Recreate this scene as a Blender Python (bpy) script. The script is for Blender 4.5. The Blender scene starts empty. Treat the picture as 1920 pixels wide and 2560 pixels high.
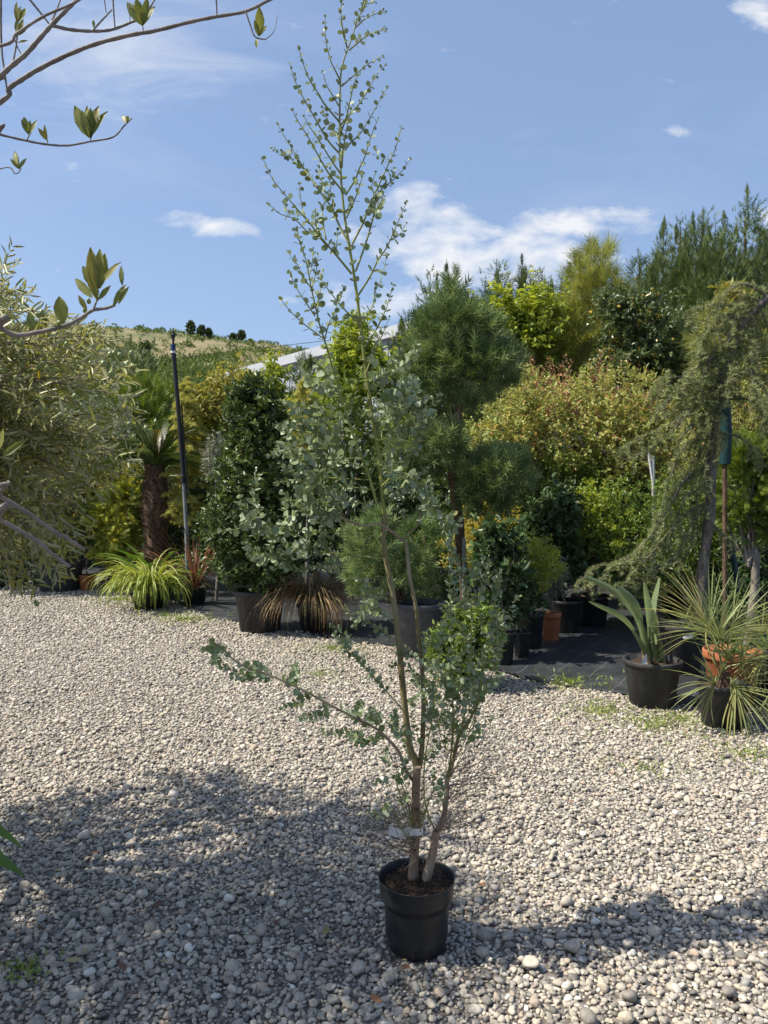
import bpy, math, random
import numpy as np
from mathutils import Vector, Matrix

# ------------------------------------------------------------------ camera / sky / sun / exposure
scene = bpy.context.scene
COL = scene.collection
RNG = np.random.default_rng(11)
random.seed(5)
F, HOR, CH = 1923.0, 1215.0, 1.6            # focal length in photo pixels, horizon row, eye height
PITCH = math.atan((1280 - HOR) / F)
cam_d = bpy.data.cameras.new('camera')
cam_d.sensor_fit = 'HORIZONTAL'; cam_d.sensor_width = 36.0
cam_d.lens = 36.0 * F / 1920.0
cam_d.clip_start = 0.05; cam_d.clip_end = 3000
cam_d.dof.use_dof = True; cam_d.dof.focus_distance = 2.75; cam_d.dof.aperture_fstop = 17.0
cam = bpy.data.objects.new('camera', cam_d); COL.objects.link(cam)
cam.location = (0, 0, CH); cam.rotation_euler = (math.pi / 2 - PITCH, 0, 0)
scene.camera = cam

SUN_EL, SUN_AZ = math.radians(54), math.radians(-96)     # azimuth clockwise from +Y (view direction)
sd = Vector((math.sin(SUN_AZ) * math.cos(SUN_EL), math.cos(SUN_AZ) * math.cos(SUN_EL), math.sin(SUN_EL)))
sun_d = bpy.data.lights.new('sun', 'SUN'); sun_d.energy = 5.0; sun_d.angle = math.radians(0.53)
sun_d.color = (1.0, 0.92, 0.80)
sun = bpy.data.objects.new('sun', sun_d); COL.objects.link(sun)
sun.rotation_euler = sd.to_track_quat('Z', 'Y').to_euler()
scene.view_settings.view_transform = 'Standard'; scene.view_settings.look = 'None'
scene.view_settings.exposure = 0.66; scene.view_settings.gamma = 1.0

world = bpy.data.worlds.new('World'); scene.world = world; world.use_nodes = True
def build_world():
    nt = world.node_tree; nt.nodes.clear()
    N = nt.nodes.new; L = nt.links.new
    out = N('ShaderNodeOutputWorld'); bg = N('ShaderNodeBackground'); bg.inputs[1].default_value = 0.10
    sky = N('ShaderNodeTexSky'); sky.sky_type = 'NISHITA'; sky.sun_disc = False
    sky.sun_elevation = SUN_EL; sky.sun_rotation = SUN_AZ % (2 * math.pi)
    sky.altitude = 200; sky.air_density = 1.0; sky.dust_density = 1.5; sky.ozone_density = 1.5
    tc = N('ShaderNodeTexCoord'); sep = N('ShaderNodeSeparateXYZ'); L(tc.outputs['Generated'], sep.inputs[0])
    def m(op, a, b=None, clamp=False):
        n = N('ShaderNodeMath'); n.operation = op; n.use_clamp = clamp
        for i, v in enumerate((a, b)):
            if v is None: continue
            if isinstance(v, (int, float)): n.inputs[i].default_value = v
            else: L(v, n.inputs[i])
        return n.outputs[0]
    ay = m('MAXIMUM', m('ABSOLUTE', sep.outputs[1]), 0.06)
    u = m('DIVIDE', sep.outputs[0], ay); v = m('DIVIDE', sep.outputs[2], ay)
    comb = N('ShaderNodeCombineXYZ'); L(u, comb.inputs[0]); L(v, comb.inputs[1])
    def noise(scale, detail, rough, sx=1, sy=1, dist=0.0, rot=0.0, off=0.0):
        mp = N('ShaderNodeMapping'); mp.inputs['Scale'].default_value = (sx, sy, 1); mp.inputs['Rotation'].default_value = (0, 0, rot)
        mp.inputs['Location'].default_value = (off, off * .7, 0)
        L(comb.outputs[0], mp.inputs[0])
        n = N('ShaderNodeTexNoise'); n.inputs['Scale'].default_value = scale; n.inputs['Detail'].default_value = detail
        n.inputs['Roughness'].default_value = rough; n.inputs['Distortion'].default_value = dist
        L(mp.outputs[0], n.inputs['Vector']); return n.outputs[0]
    def blob(u0, v0, a, b, w=1.0):
        du = m('DIVIDE', m('SUBTRACT', u, u0), a); dv = m('DIVIDE', m('SUBTRACT', v, v0), b)
        r = m('SQRT', m('ADD', m('MULTIPLY', du, du), m('MULTIPLY', dv, dv)))
        return m('MULTIPLY', m('SUBTRACT', 1.0, r, True), w)
    fl = noise(11, 9, .58, 1, 1.9, .25)
    mask = None
    for bl in [(.22, .335, .20, .04, .95), (.13, .300, .24, .085, 1.15), (.075, .350, .12, .055, .9), (.03, .245, .20, .05, .85), (.205, .345, .09, .03, .6),
               (-.215, .335, .135, .024, .85), (-.125, .238, .06, .02, .6), (.50, .62, .10, .07, .8), (.51, .345, .07, .03, .8),
               (.37, .455, .05, .015, .45), (-.42, .28, .06, .02, .4), (.0, .41, .05, .012, .35), (-.36, .545, .06, .012, .35)]:
        b = blob(*bl); mask = b if mask is None else m('MAXIMUM', mask, b)
    cl = m('MULTIPLY', m('SUBTRACT', m('ADD', m('MULTIPLY', mask, .58), m('MULTIPLY', fl, 1.5)), .97, False), 2.7, True)
    cl = m('MULTIPLY', cl, .93)
    ci = noise(5, 8, .62, .9, 3.2, .8, -.28, 3.1)
    cm = m('MAXIMUM', blob(-.36, .56, .34, .17, 1.0), blob(.5, .7, .3, .1, .5))
    cir = m('MULTIPLY', m('SUBTRACT', m('MULTIPLY', ci, m('POWER', cm, .6)), .27, False), 1.7, True)
    cir = m('MINIMUM', cir, .5)
    gen = noise(2.6, 7, .6, 1, 2.4, .5, .1, 7.7)
    thin = m('MULTIPLY', m('SUBTRACT', gen, .52, False), .55, True)
    tot = m('MAXIMUM', cl, m('MAXIMUM', cir, thin))
    # paler, milkier air: as in the photograph the whole sky is a soft blue
    mixa = N('ShaderNodeMix'); mixa.data_type = 'RGBA'; mixa.inputs[0].default_value = .40
    L(sky.outputs[0], mixa.inputs[6]); mixa.inputs[7].default_value = (2.47, 3.55, 5.85, 1)
    mix = N('ShaderNodeMix'); mix.data_type = 'RGBA'; L(tot, mix.inputs[0]); L(mixa.outputs[2], mix.inputs[6])
    mix.inputs[7].default_value = (5.9, 6.0, 6.2, 1)
    L(mix.outputs[2], bg.inputs[0]); L(bg.outputs[0], out.inputs[0])
build_world()
scene.render.engine = 'CYCLES'
scene.cycles.max_bounces = 8; scene.cycles.diffuse_bounces = 4; scene.cycles.transmission_bounces = 5
scene.cycles.caustics_reflective = False; scene.cycles.caustics_refractive = False

# ------------------------------------------------------------------ pixel <-> place
cP, sP = math.cos(PITCH), math.sin(PITCH)
def ray(px, py):
    x = (px - 960) / F; y = (1280 - py) / F
    return np.array([x, cP + y * sP, -sP + y * cP])
def at(px, py, d):
    r = ray(px, py); return np.array([0, 0, CH]) + r * (d / r[1])
def ground(px, py, z=0.0):
    r = ray(px, py); return np.array([0, 0, CH]) + r * ((z - CH) / r[2])
def proj(P):
    P = np.atleast_2d(P) - np.array([0, 0, CH])
    fw = P[:, 1] * cP - P[:, 2] * sP; up = P[:, 1] * sP + P[:, 2] * cP
    fw = np.where(fw < .05, .05, fw)
    return np.stack([960 + F * P[:, 0] / fw, 1280 - F * up / fw], 1)

# ------------------------------------------------------------------ mesh kit
ORG = {}
def nrm(a):
    a = np.asarray(a, float); n = np.linalg.norm(a, axis=-1, keepdims=True); return a / np.where(n < 1e-9, 1, n)
def rv(n, k=3): return RNG.normal(size=(n, k))
class MB:
    def __init__(s): s.v = []; s.f = []; s.var = []; s.n = 0
    def add(s, V, Fc, var=.5):
        V = np.asarray(V, float); Fc = np.asarray(Fc, np.int64)
        s.v.append(V); s.f.append(Fc + s.n)
        s.var.append(np.full(len(V), var) if np.isscalar(var) else np.asarray(var, float)); s.n += len(V)
        return s
    def mesh(s, name, off=(0, 0, 0), smooth=False):
        V = np.concatenate(s.v) - np.asarray(off); me = bpy.data.meshes.new(name)
        loops = np.concatenate([f.ravel() for f in s.f]).astype(np.int32)
        tot = np.concatenate([np.full(len(f), f.shape[1]) for f in s.f]); st = np.concatenate([[0], np.cumsum(tot)[:-1]]).astype(np.int32)
        me.vertices.add(len(V)); me.loops.add(len(loops)); me.polygons.add(len(tot))
        me.vertices.foreach_set('co', V.astype(np.float32).ravel())
        me.loops.foreach_set('vertex_index', loops); me.polygons.foreach_set('loop_start', st)
        a = me.attributes.new('var', 'FLOAT', 'POINT'); a.data.foreach_set('value', np.concatenate(s.var).astype(np.float32))
        me.polygons.foreach_set('use_smooth', np.full(len(tot), bool(smooth)))
        me.update(calc_edges=True); me.validate(); return me
def link(o): COL.objects.link(o); return o
def tag(o, label=None, cat=None, group=None, kind=None):
    if label: o['label'] = label
    if cat: o['category'] = cat
    if group: o['group'] = group
    if kind: o['kind'] = kind
    return o
def thing(name, label, cat, loc, group=None):
    o = link(bpy.data.objects.new(name, None)); o.empty_display_size = .1
    o.location = [float(q) for q in loc]; ORG[o.name] = np.asarray(loc, float); return tag(o, label, cat, group)
def part(mb, name, mat, parent=None, smooth=False, kind=None, label=None):
    off = ORG[parent.name] if parent else np.zeros(3)
    me = mb.mesh(name, off, smooth); me.materials.append(mat)
    o = link(bpy.data.objects.new(name, me))
    if parent: o.parent = parent; ORG[o.name] = off
    else: ORG[o.name] = np.zeros(3)
    if kind: o['kind'] = kind
    if label: o['label'] = label
    return o
def curve(pts, n):
    P = np.asarray(pts, float)
    if len(P) < 3: return P[0] + (P[-1] - P[0]) * np.linspace(0, 1, n)[:, None]
    Q = np.vstack([2 * P[0] - P[1], P, 2 * P[-1] - P[-2]]); t = np.linspace(0, len(P) - 1 - 1e-6, n); i = t.astype(int); f = (t - i)[:, None]
    a, b, c, d = Q[i], Q[i + 1], Q[i + 2], Q[i + 3]
    return .5 * ((2 * b) + (-a + c) * f + (2 * a - 5 * b + 4 * c - d) * f * f + (-a + 3 * b - 3 * c + d) * f ** 3)
def tube(mb, pts, r0, r1=None, sides=6, var=.5, cap=True):
    P = np.asarray(pts, float); n = len(P)
    r = np.asarray(r0, float) if np.ndim(r0) else np.linspace(r0, r0 if r1 is None else r1, n)
    T = nrm(np.gradient(P, axis=0)); a = np.array([0.31, .87, .38])
    if abs(T[0] @ a) > .9: a = np.array([1., 0, 0])
    u = nrm(a - T[0] * (a @ T[0])); U = np.empty((n, 3))
    for i in range(n):
        u = u - T[i] * (u @ T[i]); u = u / max(1e-9, math.sqrt(u @ u)); U[i] = u
    W = np.cross(T, U); th = np.linspace(0, 2 * math.pi, sides, endpoint=False)
    V = P[:, None] + r[:, None, None] * (np.cos(th)[None, :, None] * U[:, None] + np.sin(th)[None, :, None] * W[:, None])
    V = V.reshape(-1, 3); i = np.arange(n - 1)[:, None] * sides; j = np.arange(sides)[None]; k = (j + 1) % sides
    Fq = np.stack([i + j, i + k, i + sides + k, i + sides + j], -1).reshape(-1, 4)
    mb.add(V, Fq, var)
    if cap:
        for e, c in ((0, P[0]), (n - 1, P[-1])):
            base = mb.n; ring = V[e * sides:(e + 1) * sides]; mb.add(np.vstack([ring, c]), [[q, (q + 1) % sides, sides] for q in range(sides)], var)
    return mb
def lathe(mb, prof, c, sides=40, var=.5, wob=0.0):
    prof = np.asarray(prof, float); th = np.linspace(0, 2 * math.pi, sides, endpoint=False)
    V = np.stack([prof[:, 0, None] * np.cos(th) * (1 + wob * np.sin(2 * th + 1)), prof[:, 0, None] * np.sin(th), np.repeat(prof[:, 1, None], sides, 1)], -1).reshape(-1, 3) + np.asarray(c)
    n = len(prof); i = np.arange(n - 1)[:, None] * sides; j = np.arange(sides)[None]; k = (j + 1) % sides
    return mb.add(V, np.stack([i + j, i + k, i + sides + k, i + sides + j], -1).reshape(-1, 4), var)
def box(mb, a, b, var=.5):
    a = np.asarray(a, float); b = np.asarray(b, float)
    V = np.array([[x, y, z] for x in (0, 1) for y in (0, 1) for z in (0, 1)]) * (b - a) + a
    return mb.add(V, [[0, 1, 3, 2], [4, 6, 7, 5], [0, 4, 5, 1], [2, 3, 7, 6], [0, 2, 6, 4], [1, 5, 7, 3]], var)
# leaf templates: x across, y along, z normal
T_DIA = (np.array([[0, 0, 0], [.5, .45, .10], [0, 1, -.04], [-.5, .45, .10]]), np.array([[0, 1, 2], [0, 2, 3]]))
T_OVAL = (np.array([[0, 0, 0], [.42, .28, .07], [.40, .68, .05], [0, 1, -.10], [-.40, .68, .05], [-.42, .28, .07]]), np.array([[0, 1, 2, 3], [0, 3, 4, 5]]))
def _lance():
    V = []; 
    for y, w, z in ((0, .12, 0), (.25, .8, .0), (.55, 1, -.01), (.8, .62, -.05), (1, .04, -.12)): V += [[-.5 * w, y, z + .03], [0, y, z], [.5 * w, y, z + .03]]
    Fc = []
    for i in range(4):
        for j in (0, 1): Fc.append([3 * i + j, 3 * i + j + 1, 3 * i + j + 4, 3 * i + j + 3])
    return np.array(V), np.array(Fc)
T_LANCE = _lance()
T_LLO = (np.array([[0, 0, 0], [.46, .33, .03], [.40, .68, 0], [0, 1, -.12], [-.40, .68, 0], [-.46, .33, .03]]), np.array([[0, 1, 2, 3], [0, 3, 4, 5]]))
def _round():
    a = np.linspace(0, 2 * math.pi, 10, endpoint=False); V = [[.5 * math.sin(t), .5 - .5 * math.cos(t), .09 * abs(math.sin(t))] for t in a]
    V[0] = [0, -.04, 0]; V[5][1] = 1.03
    return np.array(V), np.array([[0, 1, 9, 9], [1, 2, 8, 9], [2, 3, 7, 8], [3, 4, 6, 7], [4, 5, 6, 6]])
T_RND = (lambda r: (r[0], np.array([[0, 1, 2, 3], [0, 3, 4, 5], [0, 5, 6, 7], [0, 7, 8, 9]])))(_round())
def compound(items, T):
    V = []; Fc = []; k = 0
    for p, d, nn, L, W in items:
        d = nrm(d); nn = nrm(nn - d * np.dot(nn, d)); s = np.cross(d, nn)
        V.append(np.asarray(p) + T[0][:, :1] * W * s + T[0][:, 1:2] * L * d + T[0][:, 2:] * L * nn); Fc.append(T[1] + k); k += len(T[0])
    return np.concatenate(V), np.concatenate(Fc)
T_TRI = (np.array([[-.5, 0, 0], [.5, 0, 0], [0, 1, 0]]), np.array([[0, 1, 2]]))
rs = np.random.default_rng(3)
def _spray():
    it = [(np.zeros(3), np.array([0, 1, 0.]), np.array([0, 0, 1.]), 1.0, .10)]
    for i in range(7):
        y = .08 + i * .115; L = .60 * (1 - .78 * i / 7) * (.8 + .4 * rs.random())
        for s in (-1, 1): it.append((np.array([0, y, 0]), np.array([s * .75, .75, -.12 + .24 * rs.random()]), np.array([.2 * s, 0, 1.]), L, .085))
    return compound(it, T_TRI)
T_SPRAY = _spray()
T_SPF = compound([(np.zeros(3), np.array([0, 1, 0.]), np.array([0, 0, 1.]), 1.0, .11)] + [(np.array([0, y, 0]), np.array([s * .8, .7, q]), np.array([.2 * s, 0, 1.]), l, .10) for s, y, l, q in ((1, .1, .5, .1), (-1, .18, .5, -.1), (1, .42, .36, -.1), (-1, .5, .34, .1), (1, .68, .22, 0))], T_TRI)
def _pine(n, spread, ln, w):
    it = []
    for i in range(n):
        y = .02 + .8 * (i / n); a = i * 2.399; sp = spread * (1 - .45 * i / n) * (.8 + .4 * rs.random())
        o = np.array([math.cos(a), 0, math.sin(a)]); it.append((np.array([0, y, 0]) + o * .012, o * sp + np.array([0, 1 - .4 * sp, 0]), np.cross(o, [0, 1, 0]) + .3 * rs.normal(size=3), ln * (.8 + .4 * rs.random()), w))
    return compound(it, T_TRI)
T_PINE = _pine(26, .95, .55, .065)
T_PINEL = _pine(28, .7, .95, .04)
def _ros(n, w):
    it = []
    for i in range(n):
        a = i * 2.399; h = i / n; o = np.array([math.cos(a) * math.sqrt(1 - h * h * .8), h * 1.1, math.sin(a) * math.sqrt(1 - h * h * .8)])
        it.append((o * .05, o, np.cross(o, [0, 1, .2]) + .3 * rs.normal(size=3), .9 + .2 * rs.random(), w))
    return compound(it, T_TRI)
T_CEDAR = _ros(14, .13)
def orth(D, N):
    D = nrm(D); N = N - D * np.sum(N * D, -1, keepdims=True); N = nrm(N); bad = np.linalg.norm(N, axis=1) < .5
    if bad.any(): N[bad] = nrm(np.cross(D[bad], [.3, .5, .8]))
    return D, N, np.cross(D, N)
def place(mb, T, P, D, N, L, W, var):
    if len(P) == 0: return mb
    D, N, S = orth(D, N); L = np.broadcast_to(L, len(P))[:, None, None]; W = np.broadcast_to(W, len(P))[:, None, None]
    V = P[:, None] + T[0][None, :, :1] * W * S[:, None] + T[0][None, :, 1:2] * L * D[:, None] + T[0][None, :, 2:] * L * N[:, None]
    k = len(T[0]); Fc = (T[1][None] + (np.arange(len(P)) * k)[:, None, None]).reshape(-1, T[1].shape[1])
    return mb.add(V.reshape(-1, 3), Fc, np.repeat(np.broadcast_to(var, len(P)), k))
def leaves(root, T, P, D, N, L, W, mat, nparts=0, name='leaf', stuff='foliage', var=None, smooth=False):
    """the nparts leaves that show largest become parts of their own (shared mesh data), the rest one stuff part"""
    n = len(P); L = np.broadcast_to(L, n).astype(float); W = np.broadcast_to(W, n).astype(float)
    var = RNG.random(n) if var is None else var
    D, N, S = orth(np.asarray(D, float), np.asarray(N, float)); sel = np.zeros(n, bool)
    if nparts:
        q = proj(P); inn = (q[:, 0] > 5) & (q[:, 0] < 1915) & (q[:, 1] > 5) & (q[:, 1] < 2555)
        d = np.linalg.norm(P - np.array([0, 0, CH]), axis=1)
        face = .35 + np.abs(np.sum(N * nrm(P - np.array([0, 0, CH])), 1))
        score = np.where(inn, np.sqrt(L * W) * face / d, 0); idx = np.argsort(-score)[:nparts]; idx = idx[score[idx] > 0]; sel[idx] = True
        ms = []
        for k in range(6):
            m = MB().add(T[0], T[1], (k + .5) / 6).mesh(name, smooth=smooth); m.materials.append(mat); ms.append(m)
        org = ORG[root.name]
        for i in idx:
            o = bpy.data.objects.new(name, ms[min(5, int(var[i] * 6))]); p = P[i] - org
            s, dd, nn = S[i] * W[i], D[i] * L[i], N[i] * L[i]
            o.matrix_basis = Matrix(((s[0], dd[0], nn[0], p[0]), (s[1], dd[1], nn[1], p[1]), (s[2], dd[2], nn[2], p[2]), (0, 0, 0, 1)))
            o.parent = root; link(o)
    if (~sel).any():
        mb = MB(); r = ~sel; far = P[r][:, 1].min() > 9.0; Tl = (T_DIA if far else T_LLO) if T is T_LANCE else (T_DIA if far and T is T_OVAL else T); wf = 1.18 if Tl is T_DIA and far else 1.0; place(mb, Tl, P[r], D[r], N[r], L[r], W[r] * wf, var[r]); part(mb, stuff, mat, root, smooth, kind='stuff')

# ------------------------------------------------------------------ materials
def new_mat(name):
    m = bpy.data.materials.new(name); m.use_nodes = True; nt = m.node_tree; nt.nodes.clear()
    out = nt.nodes.new('ShaderNodeOutputMaterial'); return m, nt, nt.nodes.new, nt.links.new, out
def ramp(N, cols, pos=None):
    r = N('ShaderNodeValToRGB'); e = r.color_ramp.elements; n = len(cols)
    while len(e) < n: e.new(.5)
    for i, c in enumerate(cols):
        e[i].position = pos[i] if pos else (i / (n - 1)); e[i].color = (*c, 1)
    return r
def leaf_mat(name, cols, trans=.32, rough=.48, under=None, spec=.35, pos=None, tsat=1.15, tval=1.5, k=1.6, kb=.9):
    m, nt, N, L, out = new_mat(name)
    at_ = N('ShaderNodeAttribute'); at_.attribute_name = 'var'; r = ramp(N, [(min(.7, k * c[0] * 1.06), min(.7, k * c[1]), min(.7, k * c[2] * kb)) for c in cols], pos); L(at_.outputs['Fac'], r.inputs[0])
    col = r.outputs[0]
    tx = N('ShaderNodeTexCoord'); nz = N('ShaderNodeTexNoise'); nz.inputs['Scale'].default_value = 3.0; nz.inputs['Detail'].default_value = 3; L(tx.outputs['Object'], nz.inputs['Vector'])
    hs = N('ShaderNodeHueSaturation'); mr = N('ShaderNodeMapRange'); mr.inputs[1].default_value = .3; mr.inputs[2].default_value = .7; mr.inputs[3].default_value = .75; mr.inputs[4].default_value = 1.25
    L(nz.outputs[0], mr.inputs[0]); L(mr.outputs[0], hs.inputs['Value']); L(col, hs.inputs['Color']); col = hs.outputs[0]
    if under:
        g = N('ShaderNodeNewGeometry'); mx = N('ShaderNodeMix'); mx.data_type = 'RGBA'; L(g.outputs['Backfacing'], mx.inputs[0]); L(col, mx.inputs[6]); mx.inputs[7].default_value = (*under, 1); col = mx.outputs[2]
    p = N('ShaderNodeBsdfPrincipled'); p.inputs['Roughness'].default_value = rough; p.inputs['Specular IOR Level'].default_value = spec; L(col, p.inputs['Base Color'])
    t = N('ShaderNodeBsdfTranslucent'); h2 = N('ShaderNodeHueSaturation'); h2.inputs['Hue'].default_value = .485; h2.inputs['Saturation'].default_value = tsat; h2.inputs['Value'].default_value = tval; L(col, h2.inputs['Color']); L(h2.outputs[0], t.inputs[0])
    s = N('ShaderNodeMixShader'); s.inputs[0].default_value = trans; L(p.outputs[0], s.inputs[1]); L(t.outputs[0], s.inputs[2]); L(s.outputs[0], out.inputs[0]); return m
def rough_mat(name, cols, scale=20, rough=.8, bump=.3, spec=.3, detail=6, stretch=(1, 1, 1), bscale=None, coat=0):
    m, nt, N, L, out = new_mat(name); tx = N('ShaderNodeTexCoord'); mp = N('ShaderNodeMapping'); mp.inputs['Scale'].default_value = stretch; L(tx.outputs['Object'], mp.inputs[0])
    nz = N('ShaderNodeTexNoise'); nz.inputs['Scale'].default_value = scale; nz.inputs['Detail'].default_value = detail; nz.inputs['Roughness'].default_value = .65; L(mp.outputs[0], nz.inputs['Vector'])
    r = ramp(N, cols, [.28 + .44 * i / (len(cols) - 1) for i in range(len(cols))]); L(nz.outputs[0], r.inputs[0])
    p = N('ShaderNodeBsdfPrincipled'); p.inputs['Roughness'].default_value = rough; p.inputs['Specular IOR Level'].default_value = spec; L(r.outputs[0], p.inputs['Base Color'])
    b = N('ShaderNodeBump'); b.inputs['Strength'].default_value = bump; b.inputs['Distance'].default_value = .01
    n2 = N('ShaderNodeTexNoise'); n2.inputs['Scale'].default_value = bscale or scale * 2.5; n2.inputs['Detail'].default_value = 4; L(mp.outputs[0], n2.inputs['Vector']); L(n2.outputs[0], b.inputs['Height']); L(b.outputs[0], p.inputs['Normal'])
    L(p.outputs[0], out.inputs[0]); return m
M = {}
M['euc'] = leaf_mat('eucalyptus_leaf', [(.12, .165, .06), (.145, .205, .115), (.185, .245, .165), (.25, .305, .23)], .18, .5, spec=.3, tval=1.3, k=1.25)
M['olive_leaf'] = leaf_mat('olive_leaf', [(.095, .115, .03), (.135, .155, .042), (.18, .195, .06), (.30, .23, .03)], .30, .40, under=(.33, .34, .18), spec=.5, pos=[0, .45, .97, 1])
M['near_leaf'] = leaf_mat('near_leaf', [(.085, .12, .03), (.15, .18, .035), (.22, .23, .04), (.11, .055, .05)], .42, .45, pos=[0, .5, .9, 1], k=1.2, kb=1.15)
M['laurel'] = leaf_mat('laurel_leaf', [(.024, .042, .014), (.042, .07, .02), (.07, .105, .03), (.13, .18, .045)], .18, .38, spec=.45, pos=[0, .5, .88, 1])
M['pine'] = leaf_mat('pine_needle', [(.05, .085, .034), (.09, .135, .052), (.145, .195, .085)], .18, .5)
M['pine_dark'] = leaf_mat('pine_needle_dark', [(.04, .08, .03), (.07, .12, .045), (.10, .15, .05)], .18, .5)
M['ypine'] = leaf_mat('yellow_pine_needle', [(.13, .16, .03), (.20, .235, .05), (.28, .31, .085)], .3, .5, k=1.2, kb=1.15)
M['ytree'] = leaf_mat('yellow_green_leaf', [(.13, .19, .03), (.21, .27, .04), (.30, .35, .06)], .38, .4, k=1.25, kb=1.15)
M['cypress'] = leaf_mat('cypress_spray', [(.035, .06, .02), (.06, .092, .03), (.095, .13, .045)], .15, .6)
M['holly'] = leaf_mat('holly_leaf', [(.03, .055, .02), (.055, .085, .03), (.09, .12, .05), (.30, .20, .03)], .2, .4, spec=.5, pos=[0, .5, .96, 1])
M['rust'] = leaf_mat('rusty_green_leaf', [(.085, .115, .03), (.15, .17, .05), (.205, .205, .065), (.23, .145, .075)], .34, .5, pos=[0, .5, .88, 1], k=1.95, kb=1.0)
M['rustg'] = leaf_mat('olive_green_leaf', [(.075, .10, .03), (.13, .15, .045), (.19, .20, .065), (.25, .16, .07)], .32, .5, pos=[0, .5, .9, 1], k=2.2, kb=.95)
M['pink'] = leaf_mat('reddish_tip_leaf', [(.13, .10, .05), (.20, .13, .08), (.25, .14, .10)], .3, .5)
M['gold'] = leaf_mat('golden_needle', [(.25, .27, .05), (.38, .40, .09), (.50, .51, .15)], .3, .5, k=1.1, kb=1.15)
M['goldgreen'] = leaf_mat('gold_green_spray', [(.13, .17, .03), (.20, .23, .04), (.27, .28, .05)], .3, .5, k=1.7, kb=1.1)
M['yshrub'] = leaf_mat('yellow_shrub_leaf', [(.20, .21, .04), (.32, .31, .055), (.42, .39, .07)], .38, .45, k=1.15, kb=1.15)
M['mid'] = leaf_mat('mid_green_leaf', [(.05, .09, .022), (.085, .135, .03), (.13, .18, .04)], .32, .42)
M['camellia'] = leaf_mat('camellia_leaf', [(.02, .04, .016), (.035, .065, .025), (.055, .09, .035)], .18, .45, spec=.35)
M['bronze'] = leaf_mat('bronze_green_leaf', [(.11, .13, .032), (.18, .19, .045), (.25, .235, .06)], .3, .42, k=1.6, kb=1.0)
M['cedar'] = leaf_mat('blue_cedar_needle', [(.09, .12, .045), (.14, .17, .075), (.20, .23, .115)], .15, .55)
M['juniper'] = leaf_mat('juniper_spray', [(.05, .085, .018), (.085, .125, .025), (.12, .16, .03)], .2, .55)
M['strap'] = leaf_mat('strap_leaf', [(.14, .21, .03), (.23, .30, .05), (.33, .38, .09)], .3, .42, k=1.05, kb=1.15)
M['dark_strap'] = leaf_mat('dark_strap_leaf', [(.03, .07, .014), (.05, .10, .02), (.08, .14, .03)], .25, .35)
M['red_strap'] = leaf_mat('red_brown_strap', [(.065, .035, .022), (.11, .06, .038), (.16, .095, .06)], .25, .45)
M['dry'] = leaf_mat('dry_grass', [(.14, .10, .045), (.24, .17, .075), (.32, .25, .12), (.17, .18, .05)], .25, .6, k=1.05, kb=1.15)
M['palm'] = leaf_mat('fan_palm', [(.14, .18, .06), (.20, .245, .09), (.30, .31, .10), (.36, .32, .10)], .25, .45, pos=[0, .5, .9, 1], k=1.2, kb=1.15)
M['strel'] = leaf_mat('paddle_leaf', [(.10, .15, .055), (.13, .19, .07), (.17, .23, .09)], .22, .35, spec=.5, k=1.2, kb=1.15)
M['grey'] = leaf_mat('grey_shrub', [(.10, .12, .09), (.15, .17, .13), (.19, .21, .17)], .15, .6)
M['hillbush'] = leaf_mat('hill_scrub', [(.045, .075, .022), (.075, .115, .03), (.12, .15, .045)], .15, .7)
M['hillpine'] = leaf_mat('hill_pine', [(.035, .055, .022), (.055, .08, .03)], .1, .7)
M['weed'] = leaf_mat('weed_leaf', [(.09, .13, .03), (.14, .20, .045), (.20, .25, .08)], .3, .5)
M['cycad'] = leaf_mat('cycad_leaf', [(.04, .07, .015), (.08, .11, .02), (.24, .18, .04)], .2, .35, pos=[0, .75, 1], k=1.2, kb=1.15)
M['fallen'] = leaf_mat('fallen_leaf', [(.36, .18, .07), (.26, .115, .05), (.14, .07, .045), (.42, .32, .08), (.34, .31, .13)], .15, .55, k=.95, kb=1.0)
M['cedar_bark'] = rough_mat('cedar_bark', [(.05, .042, .035), (.13, .11, .09), (.24, .21, .175)], 26, .9, 1.0, stretch=(1, 1, .5))
M['bark'] = rough_mat('grey_bark', [(.10, .085, .07), (.20, .175, .15), (.29, .26, .225)], 18, .85, .6, stretch=(1, 1, .3))
M['euc_bark'] = rough_mat('eucalyptus_bark', [(.13, .085, .055), (.27, .195, .135), (.37, .295, .225)], 13, .75, .6, stretch=(1, 1, .35))
M['euc_green'] = rough_mat('eucalyptus_green_stem', [(.13, .12, .035), (.22, .24, .06), (.30, .32, .10)], 9, .55, .15, stretch=(1, 1, .3))
M['euc_mottle'] = rough_mat('eucalyptus_mottled_bark', [(.07, .05, .03), (.17, .14, .06), (.23, .20, .11), (.33, .28, .21)], 11, .7, .5, stretch=(1, 1, .25))
M['twig'] = rough_mat('twig_bark', [(.09, .06, .045), (.17, .13, .10), (.24, .20, .165)], 30, .8, .3)
M['brown'] = rough_mat('brown_bark', [(.05, .032, .022), (.11, .07, .045), (.19, .125, .08)], 22, .9, .8, stretch=(1, 1, .4))
M['near_bark'] = rough_mat('near_branch_bark', [(.12, .10, .085), (.20, .175, .155), (.29, .26, .235)], 25, .7, .3)
M['pot_black'] = rough_mat('black_plastic', [(.011, .012, .013), (.016, .017, .018), (.022, .023, .024)], 14, .42, .05, spec=.45)
M['pot_dusty'] = rough_mat('dusty_black_plastic', [(.018, .019, .02), (.032, .032, .032), (.07, .068, .063)], 9, .6, .08, spec=.35, stretch=(1, 1, .5))
M['pot_grey'] = rough_mat('grey_plastic', [(.045, .05, .056), (.065, .07, .078), (.09, .095, .10)], 9, .55, .05, spec=.35)
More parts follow.
